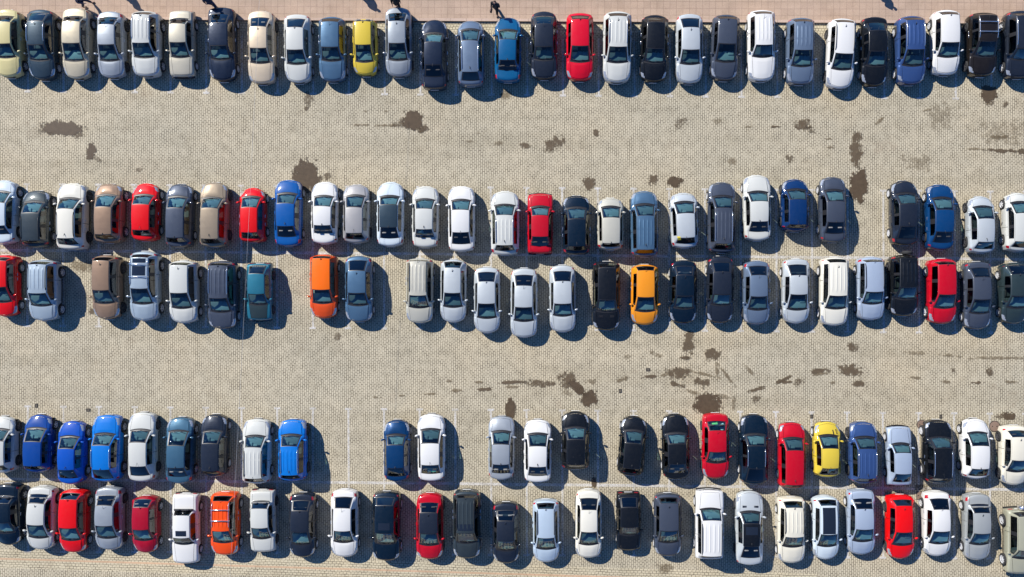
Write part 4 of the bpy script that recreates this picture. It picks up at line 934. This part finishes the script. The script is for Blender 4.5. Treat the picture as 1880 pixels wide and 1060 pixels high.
    if bag:
        v, f = rbox(-.14, .14, -.06, .06, -.36, 0, .03); bo = obj('bag', mesh('bag', v, f, [cloth(bag)])); bo.parent = None
        wr_ = Matrix.Rotation(face, 4, 'Z') @ Vector(arms[1][2]); bo.location = (x + wr_.x, y + wr_.y, PH + .86); bo.rotation_euler = (0, 0, face)
        vh, fh = tube([(-.06, 0, 0), (-.05, 0, .07), (.05, 0, .07), (.06, 0, 0)], .01, 5); obj('handle', mesh('handle', vh, fh, [cloth(bag)]), bo)
        tag(bo, 'dark bag carried by the walker above the vivid blue sedan', 'bag')
    return t
DK, NV_, BK = (0.018, 0.018, 0.022), (0.02, 0.028, 0.06), (0.012, 0.012, 0.014)
person(911.5, 21.5, R(-100), 'person in dark clothes walking towards the vivid blue sedan, top row', DK, BK, .24, .3, bag=(0.03, 0.025, 0.025))
person(732, 14, R(-80), 'person in black standing right behind the silver grey sedan, top row', BK, DK, .10, .12)
person(395, 13, R(120), 'person in navy jeans walking past the tail of the navy sedan', NV_, (0.03, 0.045, 0.10), .20, .25, shoe=(0.3, 0.22, 0.12))
person(163, 10, R(10), 'person striding along the pavement above the champagne sedan', (0.05, 0.05, 0.09), NV_, .26, .25)
person(214, -24, R(200), 'person just beyond the top edge, shadow above the white silver crossover', NV_, DK, .22, .3)
person(648, -24, R(180), 'person just beyond the top edge, shadow above the yellow hatchback', DK, NV_, .22, .3)
person(1596, -27, R(0), 'person just beyond the top edge, shadow above the black sedan', (0.08, 0.05, 0.05), DK, .2, .3)

# ---------------------------------------------------------------- things lying behind rear windows
def sheetlet(name, px, py, wd, ln, rot, rgb, label, cat, h=.90, th=.012):
    x, y = at(px, py, h); v, f = rbox(-wd / 2, wd / 2, -ln / 2, ln / 2, 0, th, min(.004, th / 3)); o = obj(name, mesh(name, v, f, [pmat(name + '_paper', rgb, .7)]), None, (x, y, h - .015), (0, 0, R(rot)))
    tag(o, label, cat)
sheetlet('paper_sheet', 1313, 782, .36, .42, 10, (0.30, 0.75, 0.22), 'bright green paper behind the rear window of the crimson sedan, fourth row', 'paper')
sheetlet('paper_sheet', 1326, 784, .34, .38, 30, (0.75, 0.80, 0.72), 'white paper behind the rear window of the crimson sedan, fourth row', 'paper')
sheetlet('green_block', 793, 862, .52, .30, 4, (0.25, 0.65, 0.42), 'pale green block behind the rear window of the white sedan, fourth row', 'box', .90, .12)  # plain pale green block set behind the rear glass
sheetlet('folded_cloth', 774, 429, .30, .34, 25, (0.62, 0.72, 0.68), 'pale cloth behind the rear window of the white silver sedan, second row', 'cloth', .90, .06)
sheetlet('folded_cloth', 788, 431, .26, .14, 10, (0.75, 0.60, 0.35), 'tan cloth behind the rear window of the white silver sedan, second row', 'cloth', .90, .05)
# ---------------------------------------------------------------- the block of flats below the frame, mirrored in the bottom row's windscreens
bx0, bx1, by, bh = -32, 34, -58, 12.6
blk = thing('apartment_building', 'pale yellow block of flats beyond the bottom edge, mirrored in bottom row windscreens', 'building', (0, by, 0))
M['render'] = pmat('pale_yellow_render', (0.62, 0.55, 0.36), .85); M['wht'] = pmat('white_render', (0.72, 0.71, 0.68), .8)
v, f = boxv(bx0, bx1, -12, 0, 0, bh); obj('wall', mesh('wall', v, f, [M['render']], None, None, False), blk)
v, f = boxv(bx0 - .4, bx1 + .4, -12.4, .4, bh, bh + .6); obj('roof', mesh('roof', v, f, [M['wht']], None, None, False), blk)
v, f = boxv(-1.2, 1.2, 0, .06, -.9, .9); wme = mesh('window', v, f, [M['bglass']], None, None, False)
v, f = join([boxv(-1.45, 1.45, -.0, .16, .92, 1.1), boxv(-1.45, 1.45, 0, .2, -1.12, -.92), boxv(-1.42, -1.21, 0, .16, -.92, .92), boxv(1.21, 1.42, 0, .16, -.92, .92)]); fme = mesh('frame', v, f, [M['wht']], None, None, False)
for fl in range(4):
    for k in range(14):
        wo = obj('window', wme, blk, (bx0 + 3 + k * 4.6, 0, 2.0 + fl * 3.0)); obj('frame', fme, wo)
